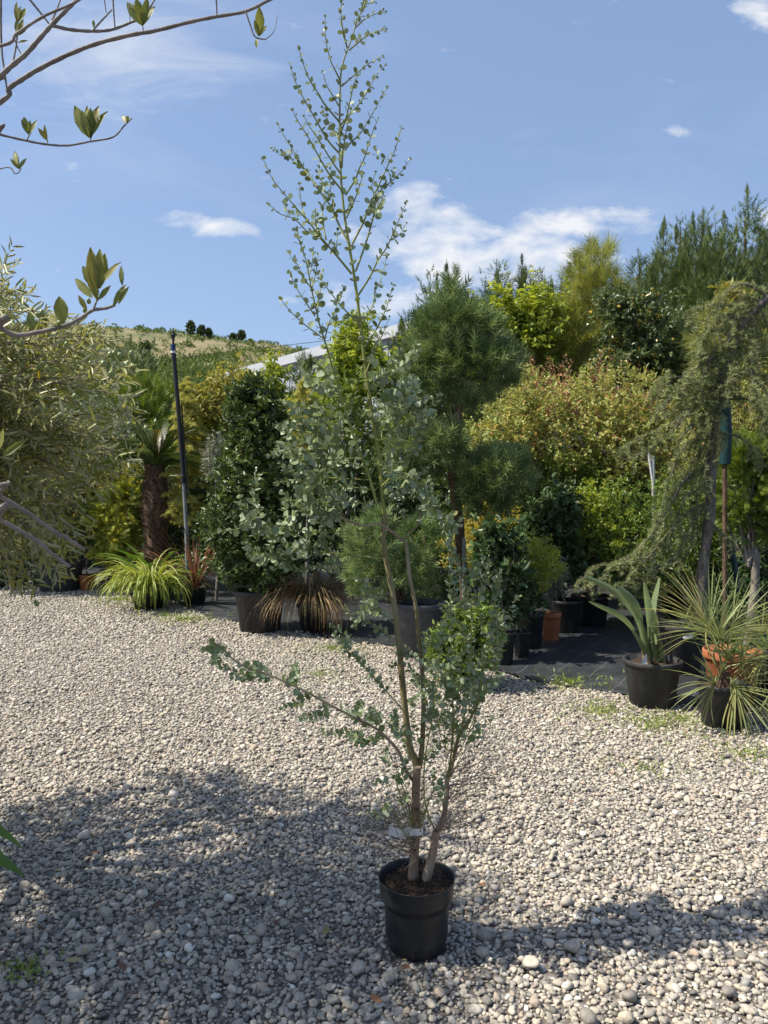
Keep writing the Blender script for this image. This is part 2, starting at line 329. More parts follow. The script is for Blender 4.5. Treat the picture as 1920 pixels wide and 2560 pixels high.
M['terracotta'] = rough_mat('terracotta', [(.27, .085, .035), (.36, .125, .055), (.43, .18, .09)], 11, .75, .1)
M['soil'] = rough_mat('potting_soil', [(.012, .008, .006), (.045, .027, .018), (.12, .08, .05)], 70, .95, 1.0, detail=8)
M['tape'] = rough_mat('white_tape', [(.62, .62, .60), (.74, .74, .72)], 20, .5, .1)
M['pipe'] = rough_mat('black_pipe', [(.012, .012, .013), (.022, .022, .024)], 12, .45, .05)
M['conduit'] = rough_mat('grey_conduit', [(.16, .18, .18), (.24, .26, .26)], 8, .5, .05)
M['blue'] = rough_mat('blue_fitting', [(.01, .03, .10), (.02, .05, .15)], 12, .4, .05)
M['teal'] = rough_mat('teal_plastic', [(.004, .028, .032), (.008, .045, .048)], 12, .5, .1)
M['white_stake'] = rough_mat('white_stake', [(.42, .42, .40), (.6, .6, .58)], 12, .55, .1)
M['string'] = rough_mat('string', [(.35, .36, .30), (.5, .5, .44)], 40, .8, .1)
M['roof'] = rough_mat('roof_flashing', [(.40, .42, .45), (.47, .49, .52)], 2, .45, .02)
M['wallpanel'] = rough_mat('grey_cladding', [(.33, .36, .40), (.40, .43, .47)], 1.5, .5, .02)
M['olive'] = rough_mat('green_olive', [(.14, .19, .05), (.20, .25, .08), (.27, .31, .12)], 60, .35, .02, spec=.5)

def gravel_mat():
    m, nt, N, L, out = new_mat('pebble')
    oi = N('ShaderNodeObjectInfo'); tx = N('ShaderNodeTexCoord')
    r = ramp(N, [(.155, .147, .13), (.28, .258, .22), (.395, .355, .292), (.51, .455, .362), (.40, .362, .298), (.58, .525, .43), (.315, .30, .272), (.53, .45, .335), (.40, .31, .24), (.71, .67, .58)],
             [0, .12, .28, .45, .58, .68, .80, .9, .955, .975]); r.color_ramp.interpolation = 'LINEAR'; L(oi.outputs['Random'], r.inputs[0])
    ad = N('ShaderNodeVectorMath'); ad.operation = 'ADD'; L(tx.outputs['Object'], ad.inputs[0])
    sc = N('ShaderNodeMath'); sc.operation = 'MULTIPLY'; sc.inputs[1].default_value = 57.0; L(oi.outputs['Random'], sc.inputs[0]); L(sc.outputs[0], ad.inputs[1])
    nz = N('ShaderNodeTexNoise'); nz.inputs['Scale'].default_value = 2.2; nz.inputs['Detail'].default_value = 7; nz.inputs['Roughness'].default_value = .7; L(ad.outputs[0], nz.inputs['Vector'])
    mr = N('ShaderNodeMapRange'); mr.inputs[1].default_value = .3; mr.inputs[2].default_value = .7; mr.inputs[3].default_value = .60; mr.inputs[4].default_value = 1.20; L(nz.outputs[0], mr.inputs[0])
    hs = N('ShaderNodeHueSaturation'); L(r.outputs[0], hs.inputs['Color']); L(mr.outputs[0], hs.inputs['Value'])
    p = N('ShaderNodeBsdfPrincipled'); p.inputs['Roughness'].default_value = .75; p.inputs['Specular IOR Level'].default_value = .3; L(hs.outputs[0], p.inputs['Base Color'])
    b = N('ShaderNodeBump'); b.inputs['Strength'].default_value = .35; b.inputs['Distance'].default_value = .004; L(nz.outputs[0], b.inputs['Height']); L(b.outputs[0], p.inputs['Normal'])
    L(p.outputs[0], out.inputs[0]); return m
M['pebble'] = gravel_mat()
def ground_mat():
    m, nt, N, L, out = new_mat('gravel_bed'); tx = N('ShaderNodeTexCoord')
    vo = N('ShaderNodeTexVoronoi'); vo.inputs['Scale'].default_value = 42; L(tx.outputs['Object'], vo.inputs['Vector'])
    r = ramp(N, [(.06, .05, .04), (.12, .105, .088), (.19, .17, .148), (.27, .25, .22)]); L(vo.outputs['Color'], r.inputs[0])
    nz = N('ShaderNodeTexNoise'); nz.inputs['Scale'].default_value = .9; nz.inputs['Detail'].default_value = 6; L(tx.outputs['Object'], nz.inputs['Vector'])
    hs = N('ShaderNodeHueSaturation'); mr = N('ShaderNodeMapRange'); mr.inputs[1].default_value = .3; mr.inputs[2].default_value = .7; mr.inputs[3].default_value = .7; mr.inputs[4].default_value = 1.15
    L(nz.outputs[0], mr.inputs[0]); L(mr.outputs[0], hs.inputs['Value']); L(r.outputs[0], hs.inputs['Color'])
    p = N('ShaderNodeBsdfPrincipled'); p.inputs['Roughness'].default_value = .9; L(hs.outputs[0], p.inputs['Base Color'])
    b = N('ShaderNodeBump'); b.inputs['Strength'].default_value = .8; b.inputs['Distance'].default_value = .012; b.invert = True; L(vo.outputs['Distance'], b.inputs['Height']); L(b.outputs[0], p.inputs['Normal']); L(p.outputs[0], out.inputs[0]); return m
M['ground'] = ground_mat()
def fabric_mat():
    m, nt, N, L, out = new_mat('weed_fabric'); tx = N('ShaderNodeTexCoord'); mp = N('ShaderNodeMapping'); mp.inputs['Rotation'].default_value = (0, 0, .52); L(tx.outputs['Object'], mp.inputs[0])
    sp = N('ShaderNodeSeparateXYZ'); L(mp.outputs[0], sp.inputs[0])
    def line(o, per, w):
        a = N('ShaderNodeMath'); a.operation = 'PINGPONG'; a.inputs[1].default_value = per / 2; L(o, a.inputs[0]); c = N('ShaderNodeMath'); c.operation = 'LESS_THAN'; c.inputs[1].default_value = w; L(a.outputs[0], c.inputs[0]); return c.outputs[0]
    a = line(sp.outputs[0], .28, .0028); b = line(sp.outputs[1], 2.6, .005); mx = N('ShaderNodeMath'); mx.operation = 'MAXIMUM'; L(a, mx.inputs[0]); L(b, mx.inputs[1])
    nz = N('ShaderNodeTexNoise'); nz.inputs['Scale'].default_value = 3; nz.inputs['Detail'].default_value = 9; nz.inputs['Roughness'].default_value = .7; L(tx.outputs['Object'], nz.inputs['Vector'])
    r = ramp(N, [(.016, .018, .021), (.028, .031, .035), (.055, .056, .056), (.12, .11, .095)], [.3, .5, .66, .8]); L(nz.outputs[0], r.inputs[0])
    k = N('ShaderNodeMix'); k.data_type = 'RGBA'; L(mx.outputs[0], k.inputs[0]); L(r.outputs[0], k.inputs[6]); k.inputs[7].default_value = (.11, .12, .125, 1)
    p = N('ShaderNodeBsdfPrincipled'); p.inputs['Roughness'].default_value = .55; p.inputs['Specular IOR Level'].default_value = .4; L(k.outputs[2], p.inputs['Base Color'])
    w = N('ShaderNodeTexNoise'); w.inputs['Scale'].default_value = 7; w.inputs['Detail'].default_value = 3; L(tx.outputs['Object'], w.inputs['Vector'])
    bm = N('ShaderNodeBump'); bm.inputs['Strength'].default_value = .4; bm.inputs['Distance'].default_value = .02; L(w.outputs[0], bm.inputs['Height']); L(bm.outputs[0], p.inputs['Normal']); L(p.outputs[0], out.inputs[0]); return m
M['fabric'] = fabric_mat()
def hill_mat():
    m, nt, N, L, out = new_mat('dry_hillside'); tx = N('ShaderNodeTexCoord'); nz = N('ShaderNodeTexNoise'); nz.inputs['Scale'].default_value = .07; nz.inputs['Detail'].default_value = 9; nz.inputs['Roughness'].default_value = .68; L(tx.outputs['Object'], nz.inputs['Vector'])
    r = ramp(N, [(.085, .10, .035), (.14, .135, .055), (.21, .17, .085), (.26, .205, .115)], [.34, .46, .56, .7]); L(nz.outputs[0], r.inputs[0])
    p = N('ShaderNodeBsdfPrincipled'); p.inputs['Roughness'].default_value = .95; L(r.outputs[0], p.inputs['Base Color']); L(p.outputs[0], out.inputs[0]); return m
M['hill'] = hill_mat()

# ------------------------------------------------------------------ ground, fabric, hill, pebbles
EDX = [-14, -6, -4.3, -3.0, -2.2, -1.4, .2, 1.2, 2.0, 2.6, 3.4, 9]
EDY = [13.6, 12.9, 12.2, 10.8, 9.4, 8.65, 7.5, 6.3, 5.7, 5.3, 4.7, 2.5]
def edge(x): return np.interp(x, EDX, EDY)
def build_ground():
    mb = MB(); xs = np.concatenate([[-900, -60], np.linspace(-14, 14, 57), [60, 900]]); ys = np.concatenate([[-60], np.linspace(-4, 30, 69), [60, 110]])
    X, Y = np.meshgrid(xs, ys); Z = np.where((np.abs(X) < 15) & (Y < 31), .012 * np.sin(X * 1.3 + .5) * np.sin(Y * .9), 0) * 0
    n, k = X.shape; i = np.arange(n - 1)[:, None] * k + np.arange(k - 1)[None]
    mb.add(np.stack([X, Y, Z], -1).reshape(-1, 3), np.stack([i, i + 1, i + k + 1, i + k], -1).reshape(-1, 4)); g = part(mb, 'gravel_ground', M['ground'])
    tag(g, kind='structure'); g['label'] = 'pale grey pebble gravel yard of the plant nursery'
    # weed-control fabric behind the gravel edge
    mb = MB(); u = np.linspace(-9, 8, 120); V = []; nv = 26
    for x in u:
        y0 = edge(x) + .05 * math.sin(x * 3.1) + .04 * math.sin(x * 7.7 + 1) + (.5 if -2.0 < x < -1.0 else 0) * 0
        for j in range(nv):
            t = j / (nv - 1); y = y0 + t * t * 9
            V.append([x, y, .014 + .010 * math.sin(x * 5 + y * 3) * math.sin(y * 6.5 + 1) * (1 if j else 0) + .004 * math.sin(x * 17 + y * 11)])
    i = np.arange(len(u) - 1)[:, None] * nv + np.arange(nv - 1)[None]; mb.add(V, np.stack([i, i + nv, i + nv + 1, i + 1], -1).reshape(-1, 4))
    o = part(mb, 'ground_fabric', M['fabric'], smooth=True); tag(o, kind='structure'); o['label'] = 'black woven weed fabric laid under the potted plants'
    return g
GROUND = build_ground()
def ico_pebble(k):
    import bmesh
    bm = bmesh.new(); bmesh.ops.create_icosphere(bm, subdivisions=2, radius=1.0); r = np.random.default_rng(100 + k)
    a = r.normal(size=(8, 3)); a /= np.linalg.norm(a, axis=1)[:, None]; cut = .55 + .32 * r.random(8); sx, sy, sz = 1, .62 + .33 * r.random(), .42 + .3 * r.random(); q = r.normal(size=(3, 3)) * 1.4; ph = r.random(3) * 6
    hard = .45 + r.random() * .55
    for v in bm.verts:
        p = np.array(v.co)
        for n, c in zip(a, cut):
            h = p @ n
            if h > c: p = p - n * (h - c) * hard
        p = p * (1 + .07 * sum(math.sin(q[i] @ p * 1.6 + ph[i]) for i in range(3)))
        v.co = (p[0] * sx, p[1] * sy, p[2] * sz)
    me = bpy.data.meshes.new('pebble'); bm.to_mesh(me); bm.free(); me.polygons.foreach_set('use_smooth', np.ones(len(me.polygons), bool)); me.materials.append(M['pebble']); me.update(); return me
POT0 = np.array([.113, 2.62])
def build_pebbles():
    NM = 14; meshes = [ico_pebble(k) for k in range(NM)]; P = []; R = []
    def layer(y0, y1, cell, lo, hi, zf, keep=1.0):
        xs = np.arange(-1.15 * y1 * .5 - .3, 1.15 * y1 * .5 + .3, cell); ys = np.arange(y0, y1, cell); X, Y = np.meshgrid(xs, ys); X = X.ravel() + RNG.uniform(-.45, .45, X.size) * cell; Y = Y.ravel() + RNG.uniform(-.45, .45, Y.size) * cell
        ok = (np.abs(X) < .53 * Y + .25) & (Y < edge(X) + .02 + .05 * np.sin(X * 5) + RNG.normal(0, .06, X.size)) & (RNG.random(X.size) < keep); X, Y = X[ok], Y[ok]
        r = lo * (hi / lo) ** (RNG.random(X.size) ** 1.5); P.append(np.stack([X, Y, r * zf + RNG.uniform(-.2, .5, X.size) * r * .6], 1)); R.append(r)
    layer(2.1, 3.4, .0165, .0065, .0145, .2, .9); layer(3.4, 5.2, .0165, .0065, .0135, .2, .88); layer(5.2, 8.0, .022, .0085, .017, .2, .88); layer(8.0, 13.2, .032, .012, .022, .2, .88)
    layer(2.1, 3.4, .034, .011, .020, .45, .6); layer(2.1, 3.0, .060, .016, .027, .5, .45); layer(3.4, 5.2, .042, .013, .023, .45, .6); layer(5.2, 9.5, .10, .015, .026, .45, .6)
    layer(2.1, 2.9, .20, .028, .042, .5, .5); layer(2.9, 4.5, .26, .022, .034, .5, .5)
    P = np.concatenate(P); R = np.concatenate(R); dp = np.linalg.norm(P[:, :2] - POT0, axis=1); ok = dp > .10 + R * .8; P, R = P[ok], R[ok]
    n = len(P); idx = RNG.integers(0, NM, n); rot = np.stack([RNG.normal(0, .28, n), RNG.normal(0, .28, n), RNG.uniform(0, 6.283, n)], 1)
    q = proj(P); inn = (q[:, 0] > 10) & (q[:, 0] < 1910) & (q[:, 1] < 2550); sc = np.where(inn, R / P[:, 1], 0); top = np.argsort(-sc)[:300]
    srcs = {}
    for i in top:
        o = bpy.data.objects.new('pebble', meshes[idx[i]]); o.location = P[i]; o.rotation_euler = rot[i]; o.scale = (R[i],) * 3; o.parent = GROUND; link(o); srcs.setdefault(int(idx[i]), o)
    keep = np.ones(n, bool); keep[top] = False; P, R, idx, rot = P[keep], R[keep], idx[keep], rot[keep]
    me = bpy.data.meshes.new('pebbles'); me.vertices.add(len(P)); me.vertices.foreach_set('co', P.astype(np.float32).ravel())
    for nm, tp, dat, key in (('idx', 'INT', idx.astype(np.int32), 'value'), ('rot', 'FLOAT_VECTOR', rot.astype(np.float32).ravel(), 'vector'), ('rad', 'FLOAT', R.astype(np.float32), 'value')):
        a = me.attributes.new(nm, tp, 'POINT'); a.data.foreach_set(key, dat)
    me.materials.append(M['pebble']); me.update(); o = link(bpy.data.objects.new('pebbles', me)); o.parent = GROUND; o['kind'] = 'stuff'; o['label'] = 'small grey and beige pebbles covering the yard'
    ng = bpy.data.node_groups.new('pebble_scatter', 'GeometryNodeTree'); ng.interface.new_socket('Geometry', in_out='INPUT', socket_type='NodeSocketGeometry'); ng.interface.new_socket('Geometry', in_out='OUTPUT', socket_type='NodeSocketGeometry')
    Nn = ng.nodes.new; Ln = ng.links.new; gi = Nn('NodeGroupInput'); go = Nn('NodeGroupOutput'); jn = Nn('GeometryNodeJoinGeometry'); iop = Nn('GeometryNodeInstanceOnPoints'); iop.inputs['Pick Instance'].default_value = True
    for k, so in srcs.items():
        ob = Nn('GeometryNodeObjectInfo'); ob.inputs['Object'].default_value = so; ob.inputs['As Instance'].default_value = False; ob.transform_space = 'ORIGINAL'; g2 = Nn('GeometryNodeGeometryToInstance'); Ln(ob.outputs['Geometry'], g2.inputs[0]); Ln(g2.outputs[0], jn.inputs[0])
    def att(nm, tp):
        a = Nn('GeometryNodeInputNamedAttribute'); a.data_type = tp; a.inputs['Name'].default_value = nm; return a.outputs['Attribute']
    Ln(gi.outputs[0], iop.inputs['Points']); Ln(jn.outputs[0], iop.inputs['Instance']); Ln(att('idx', 'INT'), iop.inputs['Instance Index'])
    e2r = Nn('FunctionNodeEulerToRotation'); Ln(att('rot', 'FLOAT_VECTOR'), e2r.inputs[0]); Ln(e2r.outputs[0], iop.inputs['Rotation']); Ln(att('rad', 'FLOAT'), iop.inputs['Scale']); Ln(iop.outputs[0], go.inputs[0])
    o.modifiers.new('scatter', 'NODES').node_group = ng
    print('pebbles', n)
build_pebbles()

# ------------------------------------------------------------------ plant generators
def limbs(mb, base, centers, r0, r1, n=9, sag=.15, sides=5):
    base = np.asarray(base, float)
    for c in centers:
        m1 = base + (c - base) * .35 + np.array([0, 0, .25 * np.linalg.norm(c - base) * sag]) + RNG.normal(0, .03, 3); m2 = base + (c - base) * .7 + RNG.normal(0, .04, 3)
        tube(mb, curve([base, m1, m2, c], n), r0, r1, sides)
def ell(blobs):
    w = np.array([np.prod(b[1]) ** (2 / 3) for b in blobs]); w /= w.sum(); C = np.array([b[0] for b in blobs], float); Rr = np.array([b[1] for b in blobs], float)
    def f(n, fill=.55):
        k = RNG.choice(len(blobs), n, p=w); u = nrm(rv(n)); r = fill + (1 - fill) * RNG.random((n, 1)) ** .6
        r = r * (1 + .14 * np.sin(u[:, :1] * 7 + 3 * k[:, None]) * np.sin(u[:, 2:] * 6 + k[:, None]))
        return C[k] + u * r * Rr[k], nrm(u / Rr[k])
    return f
def cone(base, z0, z1, r, p=.8, bulge=.12):
    def f(n, fill=.6):
        t = 1 - np.sqrt(RNG.random(n)); t = np.clip(t + RNG.normal(0, .01, n), 0, 1); a = RNG.uniform(0, 6.283, n); rr = r * np.minimum(1, (1 - t) ** p + .02) * np.minimum(1, .55 + t / bulge * .45) * (fill + (1 - fill) * RNG.random(n) ** .5)
        rr *= 1 + .12 * np.sin(3 * a + 9 * t); o = np.stack([np.cos(a), np.sin(a), np.full(n, .35)], 1)
        return np.stack([base[0] + rr * np.cos(a), base[1] + rr * np.sin(a), z0 + (z1 - z0) * t], 1), nrm(o)
    return f
def foliage(sampler, ncl, ntw, nl, sig, tl, up=.5, droop=0.0, spread=.8, nbias=.7, fill=.55, flat=.0):
    C, O = sampler(ncl, fill); tip = np.repeat(C, ntw, 0) + rv(ncl * ntw) * sig; o = np.repeat(O, ntw, 0); n = len(tip)
    D = nrm(o * .8 + np.array([0, 0, up]) + rv(n) * .45); s = tl * RNG.uniform(.7, 1.3, n)[:, None]
    t = np.tile(np.linspace(.1, 1, nl) if nl > 1 else np.array([1.]), n); Dn = np.repeat(D, nl, 0); P = np.repeat(tip, nl, 0) - Dn * np.repeat(s, nl, 0) * (1 - t)[:, None]
    pr = rv(len(P)); pr -= Dn * np.sum(pr * Dn, 1, keepdims=True); LD = nrm(Dn * .5 + nrm(pr) * spread + np.array([0, 0, droop])); NN = rv(len(P)) * .55 + np.array([0, 0, nbias]) + np.repeat(o, nl, 0) * .35
    cv = np.repeat(np.repeat(RNG.normal(0, .13, ncl), ntw), nl); var = np.clip(RNG.beta(2.2, 2.2, len(P)) + cv, 0, .999)
    return C, P, LD, NN, var
def plant(name, label, cat, base, sampler, T, Lf, Wf, mat, ncl=60, ntw=8, nl=8, sig=.08, tl=.12, up=.5, droop=0, spread=.8, nbias=.7, fill=.55, trunk=None, bark='bark', tr=.03, nlimb=14, parts=0, group=None, clip=None, root=None, tops=None):
    base = np.asarray(base, float); r = root or thing(name, label, cat, base, group)
    C, P, D, N, var = foliage(sampler, ncl, ntw, nl, sig, tl, up, droop, spread, nbias, fill)
    if clip is not None: k = clip(P); P, D, N, var = P[k], D[k], N[k], var[k]
    if tops is not None:
        P = np.vstack([P, tops[0]]); D = np.vstack([D, tops[1]]); N = np.vstack([N, rv(len(tops[0]))]); var = np.concatenate([var, RNG.random(len(tops[0]))])
    Ls = Lf * RNG.uniform(.7, 1.25, len(P)); leaves(r, T, P, D, N, Ls, Ls * (Wf / Lf), mat, parts, var=var)
    mb = MB(); top = np.asarray(trunk if trunk is not None else C.mean(0), float); mid = base + (top - base) * .5 + np.array([RNG.normal(0, .03), RNG.normal(0, .03), 0])
    tube(mb, curve([base, mid, top], 9), tr, tr * .65, 8); limbs(mb, top, C[:nlimb], tr * .45, tr * .1); limbs(mb, mid, C[nlimb:nlimb + nlimb // 3], tr * .4, tr * .1)
    part(mb, 'trunk', M[bark], r, True); return r
def pot(root, x, y, R, H, mat='pot_black', base=.74, z=0.0, rim=.10, soil=True, sides=44, collar=False, fillh=.9):
    mb = MB(); w = max(.004, R * .035); rb = R * base; rh = H * rim
    prof = [(0.001, z + .002), (rb * .93, z + .002), (rb, z + .012), (rb + (R * .93 - rb) * .96, z + H - rh), (R * .93, z + H - rh + .002), (R * .93, z + H - .004), (R * .93 - w, z + H - .004), (rb * .97 - w, z + .03)]
    lathe(mb, prof, (x, y, 0), sides, wob=.006); p = part(mb, 'pot', M[mat], root, True)
    mr = MB(); lathe(mr, [(R * .925, z + H - rh), (R * .985, z + H - rh), (R, z + H - rh * .7), (R, z + H - .004), (R - w * .4, z + H), (R * .93 - w * .4, z + H), (R * .925, z + H - .006)], (x, y, 0), sides, wob=.006); part(mr, 'rim', M[mat], p, True)
    if soil:
        ms = MB(); rs_ = R * (base + (.93 - base) * fillh) - w; soil_disc(ms, x, y, z + H * fillh, rs_); part(ms, 'soil', M['soil'], root, True)
    return p
def soil_disc(ms, x, y, z, r, rings=7, sides=28, amp=.012):
    V = [[x, y, z + amp]]; Fc = []
    for i in range(1, rings + 1):
        for j in range(sides):
            a = 6.2832 * j / sides; q = r * i / rings; V.append([x + q * math.cos(a), y + q * math.sin(a), z + (RNG.normal(0, amp * .5) if i < rings else 0) + amp * (1 - (i / rings) ** 2)])
    F3 = [[0, 1 + j, 1 + (j + 1) % sides] for j in range(sides)]; k = ms.n
    for i in range(rings - 1):
        for j in range(sides): a = 1 + i * sides; Fc.append([a + j, a + sides + j, a + sides + (j + 1) % sides, a + (j + 1) % sides])
    ms.add(V, F3); ms.v[-1] = ms.v[-1]; ms.f.append(np.asarray(Fc) + k)
def gpot(xc, yb, w):
    d = 3077 / (yb - HOR); R = w / 2 / F * d; d = d + R * .75; R = w / 2 / F * d; p = ground(xc, HOR + 3077 / d); return p[0], p[1], R
def blade(mb, p0, d, L, w, arch, n=6, var=.5, twist=0.0, fold=.25):
    """arching strap leaf"""
    d = nrm(d); pts = []; p = np.asarray(p0, float); el = math.asin(np.clip(d[2], -1, 1)); hz = nrm(np.array([d[0], d[1], 0]) + 1e-6)
    for i in range(n + 1):
        pts.append(p.copy()); e = el - arch * ((i + .5) / n) ** 1.4; p = p + (hz * math.cos(e) + np.array([0, 0, math.sin(e)])) * (L / n)
    pts = np.array(pts); T = nrm(np.gradient(pts, axis=0)); s = nrm(np.cross(T, [0, 0, 1.]) + 1e-6 * np.array([1, 0, 0])); nn = np.cross(s, T); t = np.linspace(0, 1, n + 1)
    ww = w * np.minimum(1, .55 + t * 2.0) * np.clip((1 - t) * 2.2, 0.03, 1) ** .8; ang = twist * t; sd_ = s * np.cos(ang)[:, None] + nn * np.sin(ang)[:, None]; up_ = -s * np.sin(ang)[:, None] + nn * np.cos(ang)[:, None]
    V = np.stack([pts - sd_ * ww[:, None] * .5 + up_ * ww[:, None] * fold, pts, pts + sd_ * ww[:, None] * .5 + up_ * ww[:, None] * fold], 1).reshape(-1, 3)
    Fc = [[3 * i + j, 3 * i + j + 1, 3 * i + j + 4, 3 * i + j + 3] for i in range(n) for j in (0, 1)]; return mb.add(V, Fc, var)
def strap_plant(root, c, nb, L, w, arch, mat, el=(.5, 1.4), r=.06, name='leaf', n=6, sub=0):
    for i in range(nb):
        a = RNG.uniform(0, 6.283); e = RNG.uniform(*el); mb = MB(); p = np.asarray(c) + np.array([math.cos(a), math.sin(a), 0]) * r * RNG.random()
        ll = L * RNG.uniform(.6, 1.15); blade(mb, p, (math.cos(a) * math.cos(e), math.sin(a) * math.cos(e), math.sin(e)), ll, w * RNG.uniform(.75, 1.2), arch * RNG.uniform(.6, 1.3), n, RNG.random(), RNG.normal(0, .3))
        for k in range(sub):
            a2 = a + RNG.normal(0, .15); e2 = e + RNG.normal(0, .1); blade(mb, p + RNG.normal(0, .01, 3), (math.cos(a2) * math.cos(e2), math.sin(a2) * math.cos(e2), math.sin(e2)), ll * RNG.uniform(.7, 1.1), w, arch * RNG.uniform(.6, 1.3), n, RNG.random())
        part(mb, name, mat, root, True)

# ------------------------------------------------------------------ eucalyptus in the black pot (the main subject)
def build_eucalyptus():
    base = np.array([POT0[0], POT0[1], 0.0]); root = thing('eucalyptus_tree', 'tall slender eucalyptus with round silver leaves in a black pot standing on gravel', 'potted tree', base)
    D0 = 2.66
    c7 = lambda x, y: (640 + x / 2.572, y / 2.572); c3 = lambda x, y: (480 + x / 2.572, 780 + y / 2.572); c1 = lambda x, y: (480 + x / 2.074, 1560 + y / 2.074)
    c5 = lambda x, y: (1000 + x / 3.456, 1100 + y / 3.456); c6 = lambda x, y: (600 + x / 3.19, 700 + y / 3.19); c0 = lambda x, y: (x, y)
    # pot with collar
    x, y = POT0; H = .25; mb = MB()
    lathe(mb, [(.001, .004), (.088, .004), (.096, .010), (.100, .022), (.113, .176), (.122, .180), (.1265, .186), (.1265, .190), (.132, H - .003), (.1335, H), (.1305, H + .0005), (.128, H - .006), (.112, .17), (.108, .05)], (x, y, 0), 64)
    p = part(mb, 'pot', M['pot_black'], root, True)
    mb = MB(); soil_disc(mb, x, y, .219, .1265, 10, 40, .007); part(mb, 'soil', M['soil'], root, True)
    mb = MB()   # chips and roots on the soil
    n = 260; a = RNG.uniform(0, 6.283, n); q = .12 * np.sqrt(RNG.random(n)); P = np.stack([x + q * np.cos(a), y + q * np.sin(a), .2265 + .005 * (1 - (q / .12) ** 2) + RNG.uniform(-.001, .004, n)], 1)
    D = rv(n) * [1, 1, .18]; place(mb, T_DIA, P, D, rv(n) * .5 + [0, 0, 1], RNG.uniform(.006, .022, n), RNG.uniform(.0012, .004, n), RNG.random(n)); part(mb, 'mulch', M['brown'], root, kind='stuff')
    LP, LD, LN, LL = [], [], [], []
    def pts(seq, conv, dtip, d0=None, rev=False):
        s = list(seq)[::-1] if rev else list(seq); s = [conv(*q) for q in s]; L = np.cumsum([0] + [math.dist(s[i], s[i + 1]) for i in range(len(s) - 1)]); L = L / L[-1]
        da = D0 if d0 is None else d0
        return np.array([at(px, py, da + dtip * t) for (px, py), t in zip(s, L)])
    def leafy(P, size, tipsize, spacing, start=.12, jit=.35, dens=1.0):
        seg = np.linalg.norm(np.diff(P, axis=0), axis=1); tot = seg.sum(); cum = np.concatenate([[0], np.cumsum(seg)]); s = start * tot; k = RNG.integers(0, 2)
        T = nrm(np.gradient(P, axis=0))
        while s < tot:
            f = s / tot; p = np.array([np.interp(s, cum, P[:, i]) for i in range(3)]); t = nrm(np.array([np.interp(s, cum, T[:, i]) for i in range(3)]))
            sz = size + (tipsize - size) * f ** 1.6; ref = np.array([.2, .9, .3]) if abs(t[1]) < .8 else np.array([1, 0, 0]); e1 = nrm(np.cross(t, ref)); e2 = np.cross(t, e1); a = k * math.pi / 2 + RNG.normal(0, .3) + .5
            for sg in (1, -1):
                if RNG.random() > dens: continue
                pd = sg * (e1 * math.cos(a) + e2 * math.sin(a)); opening = .35 + .75 * f
                LP.append(p + pd * .003); LD.append(pd + t * opening + RNG.normal(0, .18, 3)); LN.append(t * .9 + RNG.normal(0, jit, 3)); LL.append(sz * RNG.uniform(.78, 1.2))
            k += 1; s += spacing * (1 - .45 * f) * RNG.uniform(.8, 1.2)
        # end bud pair
        for sg in (1, -1): LP.append(P[-1]); LD.append(T[-1] + sg * .35 * nrm(np.cross(T[-1], [0, 1, .1]))); LN.append(rv(1)[0]); LL.append(tipsize * .8)
    def branch(P, r0, r1, mat='euc_green', n=18, name='branch', sides=6, leaf=None, **kw):
        C = curve(P, n); mb = tube(MB(), C, r0, r1, sides); part(mb, name, M[mat], root, True)
        if leaf: leafy(C, *leaf, **kw)
        return C
    def twig(p, d, L, size, mat='euc_green', bend=.25, r=.0016, dens=1.0, sp=None):
        d = nrm(d); q1 = p + d * L * .5 + RNG.normal(0, .012, 3); q2 = p + d * L + np.array([0, 0, bend * L]); C = curve([p, q1, q2], 8); tube(TW, C, r, r * .4, 4, cap=False); leafy(C, size, size * .5, sp or size * .9, .08, dens=dens); return C
    TW = MB()
    # trunks
    trunkA = pts([(1032, 2200), (1036, 2130), (1042, 2066), (1039, 1994), (1043, 1917)], c0, -.02); C = curve(trunkA, 22); rr = np.interp(np.linspace(0, 1, 22), [0, .08, .45, .5, .55, 1], [.0215, .0175, .0155, .0175, .0155, .0145])
    part(tube(MB(), C, rr, sides=12), 'trunk', M['euc_bark'], root, True)
    trunkB = pts([(1066, 2198), (1078, 2150), (1086, 2110), (1090, 2078)], c0, -.01, D0 - .02); part(tube(MB(), curve(trunkB, 14), .0165, .0125, 12), 'trunk', M['euc_bark'], root, True)
    for f in (.3, .42, .6, .7, .82):
        mb = MB(); i = int(f * 21); tube(mb, [C[i] + [0, -.014, 0], C[i] + [RNG.normal(0, .006), -.0195, .004]], .006, .003, 6); part(mb, 'knot', M['brown'], root, True)
    mainS = [(1043, 1925), (1036, 1895), (1025, 1868), (1013, 1777), (1005, 1695), (996, 1598), (981, 1480), (966, 1402), (958, 1340), (961, 1285)]
    s1 = branch(pts(mainS, c0, .02), .0125, .0088, 'euc_mottle', 34, 'stem', 10)
    up = [(961, 1287), (955, 1227), (946, 1130), (931, 1044), (919, 955), (911, 897), (904, 838), (897, 778), (887, 700), (873, 614), (862, 544), (854, 467), (850, 389), (849, 311), (850, 241), (852, 187), (860, 148), (873, 113), (885, 78), (893, 50), (908, 19), (922, -16)]
    s2 = branch(pts(up, c0, -.06, D0 + .02), np.interp(np.linspace(0, 1, 70), [0, .3, .55, .75, 1], [.0080, .0060, .0038, .0027, .0014]), None, 'euc_green', 70, 'stem', 8); leafy(s2[8:], .024, .016, .075, 0, .5); leafy(s2[-8:], .017, .010, .02, 0)
    right = [(1045, 1925), (1051, 1905), (1056, 1849), (1059, 1753), (1054, 1656), (1046, 1590), (1040, 1519), (1024, 1441), (1016, 1363), (1005, 1348)]
    branch(pts(right, c0, .06), .0095, .0058, 'euc_mottle', 34, 'stem', 8)
